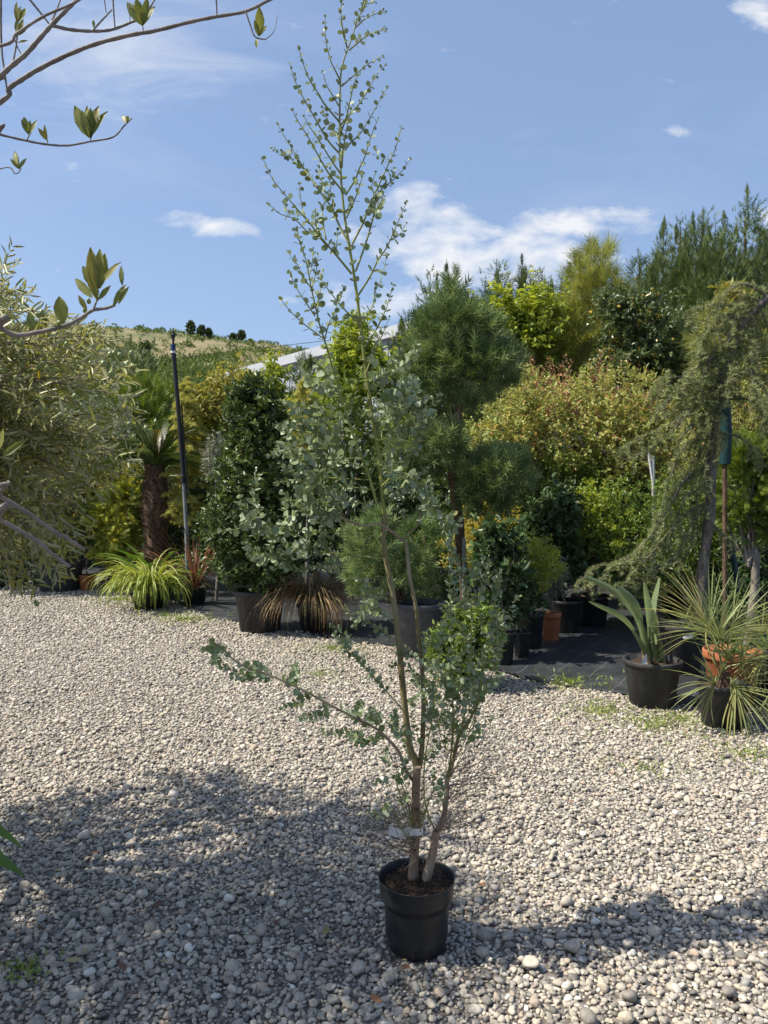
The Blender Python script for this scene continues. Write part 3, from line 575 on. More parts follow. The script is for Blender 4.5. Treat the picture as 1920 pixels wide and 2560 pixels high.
    bow = [(1006, 1350), (985, 1333), (962, 1318), (946, 1309), (908, 1315), (869, 1301), (849, 1291)]
    b1 = branch(pts(bow, c0, -.14, D0 + .06), .0052, .0032, 'euc_bark', 16)
    for _ in range(9): twig(b1[-1] + RNG.normal(0, .012, 3), [-1 + RNG.normal(0, .6), RNG.normal(0, .6), RNG.normal(0, .5)], RNG.uniform(.08, .17), .027)
    br2 = branch(pts([(1008, 1350), (1020, 1335), (1044, 1313), (1050, 1285)], c0, -.05, D0 + .06), .0035, .002, 'euc_bark', 8)
    for _ in range(3): twig(br2[-1], [RNG.normal(.3, .4), RNG.normal(0, .4), 1], .08, .024)
    # upper crown, traced tip -> stem
    B = [[(45, 1020), (105, 1150), (185, 1250), (260, 1340), (340, 1430), (420, 1530), (480, 1600), (540, 1670), (615, 1762)], [(80, 1310), (155, 1375), (250, 1410), (330, 1490), (400, 1520), (462, 1590)],
         [(140, 795), (165, 850), (235, 960), (320, 1100), (380, 1190), (430, 1260), (490, 1340), (530, 1440), (595, 1560)], [(165, 970), (210, 1010), (270, 1055), (330, 1115), (390, 1200)], [(235, 710), (270, 780), (340, 890), (400, 1000), (470, 1120), (552, 1225)],
         [(220, 410), (240, 490), (285, 595), (370, 745), (460, 900), (537, 988)], [(275, 305), (300, 400), (345, 515), (400, 600), (440, 670), (534, 782)], [(445, 110), (447, 250), (480, 390), (510, 455), (542, 518)], [(430, 465), (455, 550), (490, 610), (533, 682)],
         [(425, 690), (440, 730), (470, 800), (510, 850), (537, 912)], [(310, 750), (345, 815), (400, 895), (440, 960), (490, 1040), (545, 1120)], [(555, 5), (545, 60), (550, 130), (560, 200), (587, 312)], [(830, 75), (740, 100), (690, 130), (638, 178)], [(770, -5), (735, 20), (700, 32), (670, 90)],
         [(835, 188), (770, 205), (720, 225), (670, 262), (600, 322)], [(815, 365), (740, 400), (660, 460), (600, 510), (549, 556)], [(830, 420), (790, 460), (735, 550), (690, 630), (635, 700), (580, 760), (543, 805)], [(665, 470), (630, 540), (605, 650), (575, 770), (545, 850)],
         [(838, 570), (795, 645), (720, 780), (660, 870), (610, 915), (552, 992)], [(785, 765), (765, 810), (730, 905), (695, 1020), (665, 1080), (640, 1150), (575, 1255)], [(610, 700), (590, 790), (575, 870), (560, 960), (552, 1080)], [(935, 820), (925, 850), (895, 960), (840, 1080), (815, 1135), (770, 1230), (720, 1340), (690, 1430), (612, 1580)],
         [(990, 1022), (950, 1085), (900, 1140), (860, 1175), (800, 1225), (770, 1300), (750, 1410), (700, 1580), (640, 1745)], [(768, 1110), (745, 1200), (770, 1270), (790, 1320)], [(690, 1120), (670, 1180), (640, 1270), (582, 1402)], [(820, 1250), (790, 1330), (750, 1400)], [(968, 1300), (935, 1375), (895, 1470), (835, 1600), (785, 1670), (735, 1775), (655, 1902)],
         [(965, 1435), (940, 1485), (915, 1515), (860, 1545)], [(840, 1635), (830, 1700), (800, 1810), (765, 1870), (755, 1950), (720, 2020), (670, 2085)], [(885, 1830), (860, 1905), (840, 1975), (820, 2020), (780, 2105), (700, 2230)], [(855, 2040), (830, 2110), (800, 2180), (750, 2290), (705, 2400)],
         [(375, 1740), (455, 1850), (555, 1975), (672, 2095)], [(280, 1185), (285, 1270), (310, 1380), (340, 1440)], [(480, 1080), (475, 1160), (475, 1240), (430, 1330), (430, 1440), (450, 1540)], [(495, 1255), (500, 1330), (500, 1390)], [(525, 1480), (520, 1560), (510, 1640)], [(385, 1350), (385, 1440), (420, 1520)], [(410, 1040), (405, 1130), (430, 1180), (440, 1270)]]
    for s in B:
        dt = RNG.uniform(-.28, .22); ln = math.dist(s[0], s[-1]); sz = np.interp(s[-1][1], [200, 900, 2100], [.0165, .0215, .026])
        P = pts(s, c7, dt, rev=True, d0=D0 - .02); branch(P, .0022 + ln * 2.2e-6, .0009, 'euc_green', 20, sides=5, leaf=(sz, .0095, sz * 1.55), start=.2, jit=.75)
        for _ in range(int(ln / 700)):
            i = RNG.integers(7, 15); C = curve(P, 20); twig(C[i], nrm(C[i + 1] - C[i]) + RNG.normal(0, .5, 3), RNG.uniform(.03, .08), sz * .8, r=.0008)
    # second leader
    L2 = pts([c3(1190, 1240), c3(1140, 1060), c3(1080, 900), c3(1040, 800), c3(990, 650), c3(930, 450), c3(870, 240), c7(410, 2090), c7(385, 1980), c7(355, 1850), c7(325, 1690), c7(290, 1580), c7(262, 1470)], c0, -.22, D0); l2 = branch(L2, .0052, .001, 'euc_green', 50, 'stem', 6, leaf=(.026, .010, .032), start=.12)
    for s in [[(157, 1920), (220, 2000), (310, 2085), (435, 2178)], [(213, 1750), (260, 1850), (290, 1900), (380, 2035)], [(208, 1622), (270, 1710), (300, 1780), (355, 1852)], [(370, 1600), (360, 1690), (345, 1760)], [(427, 1735), (420, 1830), (405, 1920), (395, 2010)], [(570, 1848), (530, 1940), (500, 2020), (470, 2080), (438, 2190)], [(245, 1480), (290, 1580), (310, 1640)], [(400, 1640), (385, 1750), (360, 1850)]]:
        branch(pts(s, c7, RNG.uniform(-.1, .15), rev=True, d0=D0 - .16), .0024, .0009, 'euc_green', 16, sides=5, leaf=(.022, .011, .032), start=.15, jit=.7)
    # dense middle crown: side arms then twigs
    arms = [([c6(700, 1060), c6(600, 1000), c6(500, 760), c6(440, 735)], l2, 18), ]
    def arm(tip, start, dt, r=.0024, size=.0300, ntw=5, mids=(), leafstart=.10):
        P = pts([start] + list(mids) + [tip], c0, dt); C = branch(P, r, .0012, 'euc_green', 18, sides=5, leaf=(size, size * .55, size * .95), start=leafstart)
        for _ in range(ntw):
            i = RNG.integers(5, 16); t = nrm(C[i + 1] - C[i]); twig(C[i], t * .8 + RNG.normal(0, .6, 3), RNG.uniform(.05, .13), size * .95)
        return C
    for tip, st, mids, nt in [((790, 905), (841, 955), [(815, 935)], 2), ((768, 945), (850, 990), [(805, 965)], 3), ((688, 1062), (885, 1095), [(740, 1075), (810, 1068)], 6), ((675, 1139), (905, 1145), [(735, 1150), (820, 1120)], 7), ((700, 1110), (900, 1140), [(780, 1100)], 6),
                              ((691, 1208), (925, 1200), [(760, 1190), (850, 1180)], 7), ((747, 1233), (940, 1225), [(830, 1215)], 6), ((735, 1265), (952, 1262), [(840, 1255)], 6), ((720, 1010), (868, 1040), [(790, 1020)], 4), ((760, 1165), (915, 1170), [(840, 1150)], 5),
                              ((1048, 876), (922, 965), [(990, 925)], 5), ((1035, 955), (930, 1035), [(985, 990)], 6), ((1061, 1060), (940, 1100), [(1000, 1080)], 6), ((1045, 1010), (935, 1065), [(990, 1030)], 5), ((1030, 1130), (948, 1165), [(990, 1140)], 5), ((980, 905), (914, 975), [(955, 940)], 3), ((1000, 1245), (955, 1235), [(980, 1238)], 4), ((1020, 1010), (928, 1060), [(975, 1040)], 4)]:
        arm(tip, st, RNG.uniform(-.3, .22), ntw=max(1, int(nt * .85)), mids=mids)
    arm((612, 1265), (954, 1396), -.25, .0034, .029, 13, [(853, 1386), (752, 1372), (690, 1350), (640, 1310)], .3); arm((622, 1385), (880, 1388), -.15, .0022, .028, 8, [(760, 1378), (690, 1392)], .2); arm((700, 1310), (870, 1330), -.1, .0022, .028, 7, [(780, 1330)]); arm((755, 1425), (905, 1400), -.1, .002, .022, 3, [(830, 1410)], .35)
    arm((1120, 1345), (955, 1215), -.15, .0032, .028, 4, [(998, 1180), (1039, 1202), (1060, 1235), (1085, 1270)], .3); arm((1150, 1420), (1093, 1288), -.05, .0015, .024, 3, [(1116, 1331)], .1)
    arm((1090, 1260), (958, 1250), .1, .002, .026, 4, [(1020, 1215)], .3)
    # low left bough
    lb = branch(pts([(1040, 1962), (1015, 1926), (996, 1878), (962, 1840), (938, 1820), (890, 1796), (817, 1758), (745, 1719), (673, 1688), (600, 1661), (562, 1627), (534, 1604)], c0, -.35), .0062, .0015, 'euc_bark', 40); leafy(lb[10:], .0255, .018, .048, .05, .7)
    for tip, st, mids in [((548, 1665), (690, 1694), [(620, 1690)]), ((508, 1625), (570, 1632), [(540, 1622)]), ((808, 1830), (938, 1856), [(880, 1837)]), ((705, 1770), (780, 1740), [(745, 1755)]), ((750, 1795), (830, 1765), [(790, 1790)]), ((740, 1665), (730, 1712), [(735, 1690)]), ((900, 1760), (890, 1796), [(895, 1780)]), ((930, 1770), (920, 1812), [(928, 1790)]), ((640, 1660), (650, 1680), [(645, 1670)]), ((890, 1860), (960, 1845), [(930, 1850)])]:
        arm(tip, st, -.1 - RNG.random() * .2, .0014, .0235, 0 if RNG.random() < .5 else 1, mids, .1)
    arm((837, 1586), (1005, 1772), -.25, .0024, .021, 3, [(962, 1724), (928, 1685), (890, 1647), (866, 1623)], .25); arm((990, 1790), (1010, 1850), -.2, .0014, .022, 2, [(985, 1815)]); arm((905, 1520), (985, 1560), -.2, .002, .022, 1, [(950, 1530)], .2); arm((880, 1540), (990, 1600), -.1, .0018, .02, 2, [(930, 1560)], .2); arm((900, 1470), (975, 1500), -.1, .0018, .02, 2, [(930, 1480)], .2)
    # right group from the second trunk
    def rb(seq, dt, r0, leaf, start, mat='euc_green', n=26): return branch(pts(seq, c0, dt, D0 - .02), r0, .0011, mat, n, sides=6, leaf=leaf, start=start)
    tb = branch(pts([(1090, 2080), (1107, 2052), (1116, 1994), (1119, 1946), (1131, 1907), (1145, 1849)], c0, .02, D0 - .02), .0105, .0055, 'euc_bark', 22, 'stem', 8)
    stems = [[(1145, 1850), (1160, 1790), (1172, 1722), (1179, 1592), (1174, 1505), (1150, 1420), (1140, 1390)], [(1119, 1946), (1130, 1860), (1132, 1737), (1128, 1600), (1125, 1500), (1122, 1420)], [(1150, 1840), (1190, 1760), (1215, 1640), (1235, 1540), (1240, 1430)], [(1145, 1849), (1170, 1810), (1205, 1740), (1240, 1660), (1250, 1605)], [(1090, 2080), (1073, 2042), (1061, 1994), (1062, 1900), (1080, 1800), (1095, 1700), (1100, 1600)]]
    for i, s in enumerate(stems):
        C = rb(s, RNG.uniform(-.2, .15), .0034, (.0245, .013, .030), .28 if i < 4 else .55); 
        for _ in range(8 if i < 3 else 5):
            k = RNG.integers(6, 24); t = nrm(C[k + 1] - C[k]); twig(C[k], t * .8 + RNG.normal(0, .55, 3), RNG.uniform(.06, .17), .022, dens=.85)
    for _ in range(24):
        px, py = RNG.uniform(1075, 1215), RNG.uniform(1700, 1860); p = at(px, py, D0 + RNG.uniform(-.15, .15)); st = tb[RNG.integers(12, 22)]; C = twig(p, rv(1)[0] * [.7, .7, .3] + [0, 0, .8], RNG.uniform(.06, .13), .0225, dens=.9); tube(TW, curve([st, (st + p) / 2 + RNG.normal(0, .02, 3), p], 7), .0014, .0011, 4, cap=False)
    for _ in range(14):
        i = RNG.integers(8, 30); px = RNG.uniform(1010, 1080); py = RNG.uniform(1560, 1900); p = at(px, py, D0 + RNG.uniform(-.1, .1)); twig(p, rv(1)[0] * [1, .8, .3] + [0, 0, .3], RNG.uniform(.05, .10), .0225)
    for px, py in ((985, 1985), (962, 2015), (972, 1960), (955, 2040), (1090, 1990), (1110, 1965), (1085, 1970), (1000, 1940), (985, 1905), (1010, 1950)):
        p = at(px, py, D0 - .12); st = C[3]; twig(p, rv(1)[0] + [0, 0, .5], .05, .022); tube(TW, curve([at(1040, 2100 + RNG.uniform(-30, 30), D0), p * .6 + at(1040, 2060, D0) * .4 + RNG.normal(0, .02, 3), p], 8), .0022, .0012, 5, cap=False)
    part(TW, 'twigs', M['euc_green'], root, True, kind='stuff')
    # bare fine twigs round the foot
    mb = MB()
    for k in range(120):
        if RNG.random() < .62: s = tb[RNG.integers(0, 16)] if RNG.random() < .7 else trunkB[-1]; sx = RNG.normal(.75, .55)
        else: s = C_A[RNG.integers(5, 14)]; sx = RNG.normal(-.7, .4)
        d = nrm(np.array([sx, RNG.normal(0, .6), RNG.uniform(.0, .9)])); L = RNG.uniform(.08, .30); p1 = s + d * L * .5 + [0, 0, -.02 * RNG.random()]; p2 = s + d * L + np.array([RNG.normal(0, .03), RNG.normal(0, .03), L * RNG.uniform(0, .35)]); c = curve([s, p1, p2], 8); tube(mb, c, RNG.uniform(.0009, .0018), .0005, 4, cap=False)
        for _ in range(3):
            i = RNG.integers(3, 8); e = c[i] + RNG.normal(0, .035, 3) + d * .05; tube(mb, curve([c[i], (c[i] + e) / 2 + RNG.normal(0, .006, 3), e], 4), .0007, .0004, 3, cap=False)
    part(mb, 'bare_twigs', M['twig'], root, True, kind='stuff')
    # white tape tied round the trunk
    mb = MB(); c = C_A[10]; th = np.linspace(0, 6.2832, 25)[:-1]; V = [[c[0] + (.0225) * math.cos(t), c[1] + .0225 * math.sin(t), c[2] + h + .002 * math.sin(t)] for h in (-.0125, .0125) for t in th]; mb.add(V, [[i, (i + 1) % 24, 24 + (i + 1) % 24, 24 + i] for i in range(24)])
    A = c + [-.012, -.021, 0]; Bp = at(972, 2078, 2.57); n = 14; V = []
    for i in range(n):
        t = i / (n - 1); q = A + (Bp - A) * t + np.array([0, .008 * math.sin(t * 9), -.006 * math.sin(t * 3.1)]); w = .016 * (1 - .15 * t); tw = .5 * t; V += [q + [0, -w * math.sin(tw), -w * math.cos(tw)], q + [0, w * math.sin(tw), w * math.cos(tw)]]
    mb.add(V, [[2 * i, 2 * i + 2, 2 * i + 3, 2 * i + 1] for i in range(n - 1)]); part(mb, 'tape', M['tape'], root, True)
    P, D, N, L = np.array(LP), np.array(LD), np.array(LN), np.array(LL); print('euc leaves', len(P)); leaves(root, T_RND, P, D, N, L, L * RNG.uniform(.86, 1.02, len(P)), M['euc'], 300, smooth=True)
# trunk A centre line, also used for the twigs at its foot
C_A = curve(np.array([at(*q, 2.65) for q in [(1032, 2200), (1036, 2130), (1042, 2066), (1039, 1994), (1043, 1917)]]), 22)
build_eucalyptus()

# ------------------------------------------------------------------ olive tree on the left and the bare-branched tree beside the camera
def build_olive():
    base = np.array([-2.55, 3.1, 0]); root = thing('olive_tree', 'leafy olive tree with green olives leaning in over the gravel', 'tree', base); top = np.array([-2.45, 3.1, 1.25])
    bx = [540, 600, 640, 720, 745, 800, 850, 900, 960, 1010, 1050, 1130, 1180, 1230, 1300, 1420, 1450, 1500]; bX = [40, 75, 95, 115, 190, 330, 355, 395, 380, 390, 425, 415, 330, 260, 235, 225, 130, -50]
    mb = MB(); tube(mb, curve([base, base + [.06, .02, .6], top], 12), .11, .075, 12); n = 1450
    u = nrm(rv(n)); rad = .35 + .65 * RNG.random((n, 1)) ** .5; C = np.array([-2.25, 2.75, 1.95]) + u * rad * np.array([1.5, 1.45, .95]); C[:, 2] = np.where(C[:, 2] < 1.1, 1.1 + RNG.random(n) * .7, C[:, 2])
    q = proj(C); lim = np.interp(q[:, 1], bx, bX, left=-100, right=-100) - 26; ok = (q[:, 0] < lim) & ((q[:, 0] < -40) | (RNG.random(n) < .38)); C = C[ok]
    C2 = np.array([-2.2, 2.7, 1.95]) + nrm(rv(420)) * RNG.random((420, 1)) ** .4 * np.array([1.0, .75, .65]); C2 = C2[proj(C2)[:, 0] < -20]; C = np.vstack([C, C2[:230]])
    # more tips inside the part of the crown the camera sees
    ex = []
    while len(ex) < 215:
        py = RNG.uniform(585, 1470); px = RNG.uniform(-60, 420)
        if px < np.interp(py, bx, bX) - 16:
            d = RNG.uniform(2.35, 3.6); ex.append(at(px, py, d))
    C = np.vstack([C, ex]); mains = []
    for k in range(12):
        a = 6.283 * k / 12 + RNG.normal(0, .2); e = top + np.array([math.cos(a) * .75, math.sin(a) * .6, RNG.uniform(.15, 1.1)]); m_ = (top + e) / 2 + [0, 0, .12]; c = curve([top, m_, e], 8); tube(mb, c, .04, .014, 6); mains.append(c)
    MP = np.concatenate(mains); P, D, N, T2 = [], [], [], MB()
    for t in C:
        s = MP[np.argmin(np.linalg.norm(MP - t, axis=1) + RNG.random(len(MP)) * .35)]; L = np.linalg.norm(t - s); mid = (s + t) / 2 + np.array([0, 0, .12 * L]) + RNG.normal(0, .03, 3); c = curve([s, mid, t + [0, 0, -.06 * L]], 14); tube(T2, c[::2], .0042, .0012, 3, cap=False)
        seg = c[max(0, 14 - int(7 + 3 * RNG.random())):]; tot = np.linalg.norm(np.diff(seg, axis=0), axis=1).sum(); npair = int(np.clip(tot / .021, 5, 15))
        for i in range(npair):
            f = (i + .3) / npair * (len(seg) - 1); j = min(int(f), len(seg) - 2); p = seg[j] + (seg[j + 1] - seg[j]) * (f - j); tt = nrm(seg[j + 1] - seg[j]); e1 = nrm(np.cross(tt, rv(1)[0]))
            for sg in (1, -1): P.append(p); D.append(tt * RNG.uniform(.5, 1.1) + e1 * sg * .8 + RNG.normal(0, .12, 3)); N.append(np.cross(tt, e1) * (1 if RNG.random() < .7 else -1) + [0, 0, .5] + RNG.normal(0, .35, 3))
    P, D, N = np.array(P), np.array(D), np.array(N); q = proj(P); ok = q[:, 0] < np.interp(q[:, 1], bx, bX, left=60, right=-60) + 40; P, D, N = P[ok], D[ok], N[ok]; L = RNG.uniform(.042, .066, len(P)); print('olive leaves', len(P))
    leaves(root, T_LANCE, P, D, N, L, L * RNG.uniform(.15, .21, len(P)), M['olive_leaf'], 300, smooth=True); part(mb, 'trunk', M['bark'], root, True); part(T2, 'branches', M['twig'], root, True)
    # olives, traced
    o3 = MB(); lathe(o3, [(.0001, -1), (.42, -.88), (.74, -.5), (.80, 0), (.68, .5), (.36, .88), (.0001, 1)], (0, 0, 0), 12); me = o3.mesh('olive', smooth=True); me.materials.append(M['olive']); ca = lambda x, y: (x / 2.592, 560 + y / 2.592)
    sp = [(105, 768), (140, 772), (322, 730), (357, 745), (430, 778), (547, 715), (572, 722), (600, 716), (583, 700), (712, 818), (738, 838), (776, 852), (713, 845), (850, 840), (858, 858), (592, 905), (668, 905), (858, 920), (820, 915), (800, 920), (688, 975), (717, 972), (705, 998), (256, 925), (307, 935), (280, 905), (138, 918), (30, 938), (8, 950), (102, 1000), (12, 1000), (150, 1028), (187, 1050), (185, 1078), (568, 1112), (628, 1125), (483, 1115), (220, 1105), (250, 1085), (245, 590), (385, 645), (260, 1200), (80, 1250), (835, 1295), (635, 1278), (945, 1320), (575, 500), (550, 560), (868, 1378), (270, 575)]
    for x, y in sp + [(92, 1480), (238, 1320 + 1140)]:
        px, py = ca(x, y)
        if y > 2000: px, py = 91, 1508
        d = RNG.uniform(2.35, 2.75); p = at(px, py, d); o = bpy.data.objects.new('olive', me); o.location = p - base; o.rotation_euler = RNG.normal(0, .4, 3); s = .0092 * RNG.uniform(.85, 1.12); o.scale = (s * 1.05, s * 1.05, s * 1.15); o.parent = root; link(o)
        st = p + np.array([RNG.normal(0, .008), .01, .02]); tw = MB(); tube(tw, [p + [0, 0, .008], (p + st) / 2, st], .0009, .0009, 4); part(tw, 'fruit_stalk', M['twig'], root)
build_olive()
def build_near_tree():
    base = np.array([-1.35, 1.45, 0]); root = thing('bare_branched_olive', 'sparse young olive with mostly bare grey branches reaching overhead', 'tree', base); top = np.array([-1.3, 1.45, 1.5])
    part(tube(MB(), curve([base, base + [.03, 0, .8], top, top + [.02, .05, .9]], 16), .045, .02, 10), 'trunk', M['near_bark'], root, True)
    c8 = lambda x, y: (x / 2.304, y / 2.304); cb = lambda x, y: (x / 2.592, 560 + y / 2.592); cc = lambda x, y: (x / 2.592, 1000 + y / 2.592)
    def br(seq, cv, d0, d1, r0, r1, attach=None):
        s = [cv(*q) for q in seq]; P = [at(px, py, d0 + (d1 - d0) * i / (len(s) - 1)) for i, (px, py) in enumerate(s)]
        if attach is not None: P = [np.asarray(attach, float), (np.asarray(attach) + P[0]) / 2 + [0, 0, .02]] + P
        C = curve(P, 14 * len(P) // 3 + 6); r = np.linspace(r0, r1, len(C)) * (1 + .10 * np.sin(np.arange(len(C)) * 1.9)); part(tube(MB(), C, r, sides=8), 'branch', M['near_bark'], root, True)
    T0 = np.array([-1.3, 1.45, 1.6]); T1 = np.array([-1.29, 1.47, 2.0]); T2 = np.array([-1.28, 1.5, 2.35]); TL = np.array([-1.33, 1.45, .9])
    br([(-20, 600), (50, 510), (130, 455), (220, 400), (385, 318), (560, 250), (760, 200), (890, 178), (1100, 125), (1250, 95), (1415, 65), (1550, 0), (1680, -70)], c8, 1.65, 1.7, .0058, .0030, T1)
    br([(-40, 465), (0, 440), (60, 385), (150, 310), (230, 220), (300, 140), (380, 60), (440, 0), (490, -60)], c8, 1.6, 1.6, .0062, .0036, T1 + [0, 0, .1])
    br([(295, 145), (400, 170), (530, 180), (640, 172), (740, 135), (830, 90), (895, -10)], c8, 1.6, 1.62, .0036, .0018)
    br([(-30, 270), (100, 190), (250, 95), (430, 15), (500, -40)], c8, 1.5, 1.5, .0034, .0024, T2)
    for s, r in (([(70, 380), (90, 280), (100, 200), (105, 120)], .002), ([(5, -40), (5, 150), (12, 310), (40, 512)], .0026), ([(165, -10), (230, 70), (285, 140)], .0024), ([(300, 115), (325, 60), (350, -10)], .002), ([(530, 180), (580, 125), (645, 55)], .002), ([(650, -10), (656, 80), (663, 168)], .0018), ([(1245, -10), (1248, 40), (1250, 95)], .0018), ([(600, -10), (612, 75)], .0012), ([(745, 20), (750, 132)], .0012), ([(80, 215), (100, 270), (125, 315)], .0014), ([(1415, 65), (1440, 140), (1470, 212), (1530, 228)], .0018), ([(1530, 228), (1578, 180), (1597, 90)], .0009), ([(520, 808), (535, 770), (548, 750)], .001), ([(825, 175), (822, 140)], .0012)): br(s, c8, 1.6, 1.61, r, r * .7)
    br([(-40, 760), (0, 775), (150, 810), (270, 832), (390, 838), (520, 815), (650, 790), (715, 725), (760, 680)], c8, 1.55, 1.7, .0030, .0014, T1 - [0, 0, .2]); br([(-60, 1000), (90, 1000), (122, 968)], c8, 1.5, 1.5, .0016, .001, T0 + [0, 0, .2]); br([(155, 808), (170, 775), (180, 760)], c8, 1.57, 1.57, .0014, .001); br([(272, 832), (274, 805)], c8, 1.57, 1.57, .001, .001)
    br([(-60, 640), (0, 670), (100, 720), (250, 700), (420, 660), (520, 610), (600, 560), (690, 545), (745, 525)], cb, 1.12, 1.2, .0042, .0022, T0); br([(600, 565), (625, 500), (640, 430)], cb, 1.17, 1.17, .0018, .001)
    br([(-60, 590), (0, 625), (190, 740), (330, 840), (470, 920), (545, 972)], cc, 1.1, 1.25, .0042, .0028, TL + [0, 0, .3]); br([(-60, 740), (0, 775), (230, 910), (340, 1000), (448, 1076)], cc, 1.1, 1.2, .0044, .0026, TL + [0, 0, .2])
    P, D, N, L, W = [], [], [], [], []
    def lf(cv, b, t, d, w=.32, fac=.0):
        a = at(*cv(*b), d); e = at(*cv(*t), d + RNG.uniform(-.012, .012)); v = e - a; P.append(a); D.append(v); L.append(np.linalg.norm(v)); W.append(np.linalg.norm(v) * w * RNG.uniform(.85, 1.15)); N.append(np.array([RNG.normal(0, .4), -1, RNG.normal(.2, .3)]))
    for b, ts in {(165, 775): [(120, 682), (172, 690), (210, 688), (135, 665)], (272, 812): [(220, 733), (252, 716)], (520, 795): [(418, 600), (462, 630), (490, 600), (522, 615), (560, 600), (607, 628), (470, 720), (545, 688), (505, 640)], (728, 708): [(703, 658), (740, 662)], (110, 975): [(78, 862), (58, 912), (150, 905)], (100, 130): [(90, 5), (115, 30), (150, 40)], (108, 205): [(88, 100), (130, 105), (155, 155)], (105, 248): [(160, 228)], (822, 150): [(728, 0), (785, -20), (850, -25), (888, 25), (788, 122), (760, 20)], (1490, 210): [(1465, 112), (1512, 138), (1535, 140), (1500, 30)], (540, 160): [(538, 110)], (1478, 228): [(1478, 270)]}.items():
        for t in ts: lf(c8, b, t, 1.6)
    for b, t in (((620, 470), (585, 140)), ((640, 420), (645, 150)), ((645, 420), (683, 180)), ((655, 390), (772, 238)), ((635, 440), (530, 262)), ((600, 480), (478, 345)), ((640, 500), (560, 300)), ((735, 535), (812, 385)), ((770, 520), (830, 400)), ((640, 490), (712, 398)), ((565, 560), (505, 460)), ((795, 400), (780, 265))): lf(cb, b, t, 1.17, .30)
    for b, t in (((405, 650), (385, 460)), ((215, 690), (185, 570)), ((370, 640), (310, 588))): lf(cb, b, t, 1.15, .42)
    for b, t in (((10, 375), (165, 250)), ((0, 320), (12, 180))): lf(cc, b, t, 1.2, .3)
    n = len(P); v = RNG.uniform(.2, .9, n); v[4:6] = .99
    leaves(root, T_LANCE, np.array(P), np.array(D), np.array(N), np.array(L), np.array(W), M['near_leaf'], n, var=v, smooth=True)
build_near_tree()
# ------------------------------------------------------------------ potted plants along the gravel edge
def potted(name, label, cat, xc, yb, w, H, mat='pot_black', group=None, **kw):
    x, y, R = gpot(xc, yb, w); r = thing(name, label, cat, (x, y, 0), group); pot(r, x, y, R, H, mat, **kw); return r, np.array([x, y, H * kw.get('fillh', .9)]), y
# laurel cone
r, c, d = potted('laurel_cone', 'dark glossy clipped laurel cone in a dusty black pot', 'potted shrub', 650, 1586, 132, .46, 'pot_dusty')
q = lambda px, py, dd=0: at(px, py, d + dd)
bl = [(q(645, 1400), (.52, .48, .26)), (q(640, 1310), (.57, .5, .32)), (q(640, 1210), (.50, .48, .32)), (q(640, 1120), (.40, .40, .32)), (q(635, 1040), (.30, .30, .27)), (q(622, 975), (.20, .2, .17))]
plant('laurel', '', '', c, ell(bl), T_OVAL, .066, .030, M['laurel'], ncl=430, ntw=6, nl=9, sig=.06, tl=.11, up=.7, trunk=q(645, 1330), tr=.03, parts=300, root=r, bark='brown', nlimb=30, fill=.6)
# dry grass
r, c, d = potted('brown_grass_clump', 'tussock of dry brown and green grass in a black pot', 'grass', 783, 1582, 84, .30, 'pot_black')
for nm, nb in (('leaf', 90),): strap_plant(r, c, nb, .82, .007, 2.7, M['dry'], (.6, 1.5), .14, n=9, sub=11)
# reddish phormium
r, c, d = potted('red_flax', 'reddish brown spiky flax in a small black pot', 'plant', 488, 1515, 62, .24, 'pot_black'); strap_plant(r, c, 46, 1.0, .022, .55, M['red_strap'], (.75, 1.5), .06)
mb = MB(); 
for k in range(14): a = RNG.uniform(0, 6.28); blade(mb, c, (math.cos(a), math.sin(a), .6), .5, .008, 2.6, 7, .9)
part(mb, 'withered_leaves', M['dry'], r, True)
# bright strap plant
r, c, d = potted('strap_leaf_clump', 'arching clump of bright yellow-green strap leaves', 'plant', 372, 1526, 92, .20, 'pot_black'); strap_plant(r, c + [0, 0, .03], 320, .80, .022, 2.9, M['strap'], (.7, 1.5), .22, n=7)
# broad leaved plant behind it
g = ground(385, 1497); r = thing('broad_leaf_plant', 'broad dark green paddle-leaved plant behind the strap clump', 'plant', g); strap_plant(r, g + [0, 0, .25], 30, .75, .12, 1.0, M['dark_strap'], (.7, 1.35), .12); part(tube(MB(), [g, g + [0, 0, .3]], .12, .1, 12), 'stem', M['brown'], r)
# feathery shrub
r, c, d = potted('feathery_shrub', 'wispy yellow-green feathery shrub in a small grey pot', 'potted shrub', 276, 1480, 50, .32, 'pot_grey'); q = lambda px, py, dd=0: at(px, py, d + dd)
plant('x', '', '', c, ell([(q(285, 1330), (.30, .3, .40)), (q(300, 1260), (.28, .25, .28)), (q(250, 1285), (.2, .2, .26)), (q(290, 1400), (.22, .2, .28))]), T_SPRAY, .20, .14, M['goldgreen'], ncl=110, ntw=5, nl=3, sig=.06, tl=.16, up=.8, trunk=q(280, 1400), tr=.014, root=r, bark='brown')
# small terracotta with sapling
r, c, d = potted('sapling_pot', 'thin sapling in a small terracotta pot', 'potted plant', 219, 1477, 43, .24, 'terracotta', rim=.2); q = lambda px, py, dd=0: at(px, py, d + dd)
plant('x', '', '', c, ell([(q(222, 1345), (.32, .3, .26)), (q(205, 1310), (.25, .25, .22))]), T_OVAL, .06, .03, M['camellia'], ncl=60, ntw=5, nl=6, sig=.07, tl=.12, trunk=q(219, 1390), tr=.012, root=r)
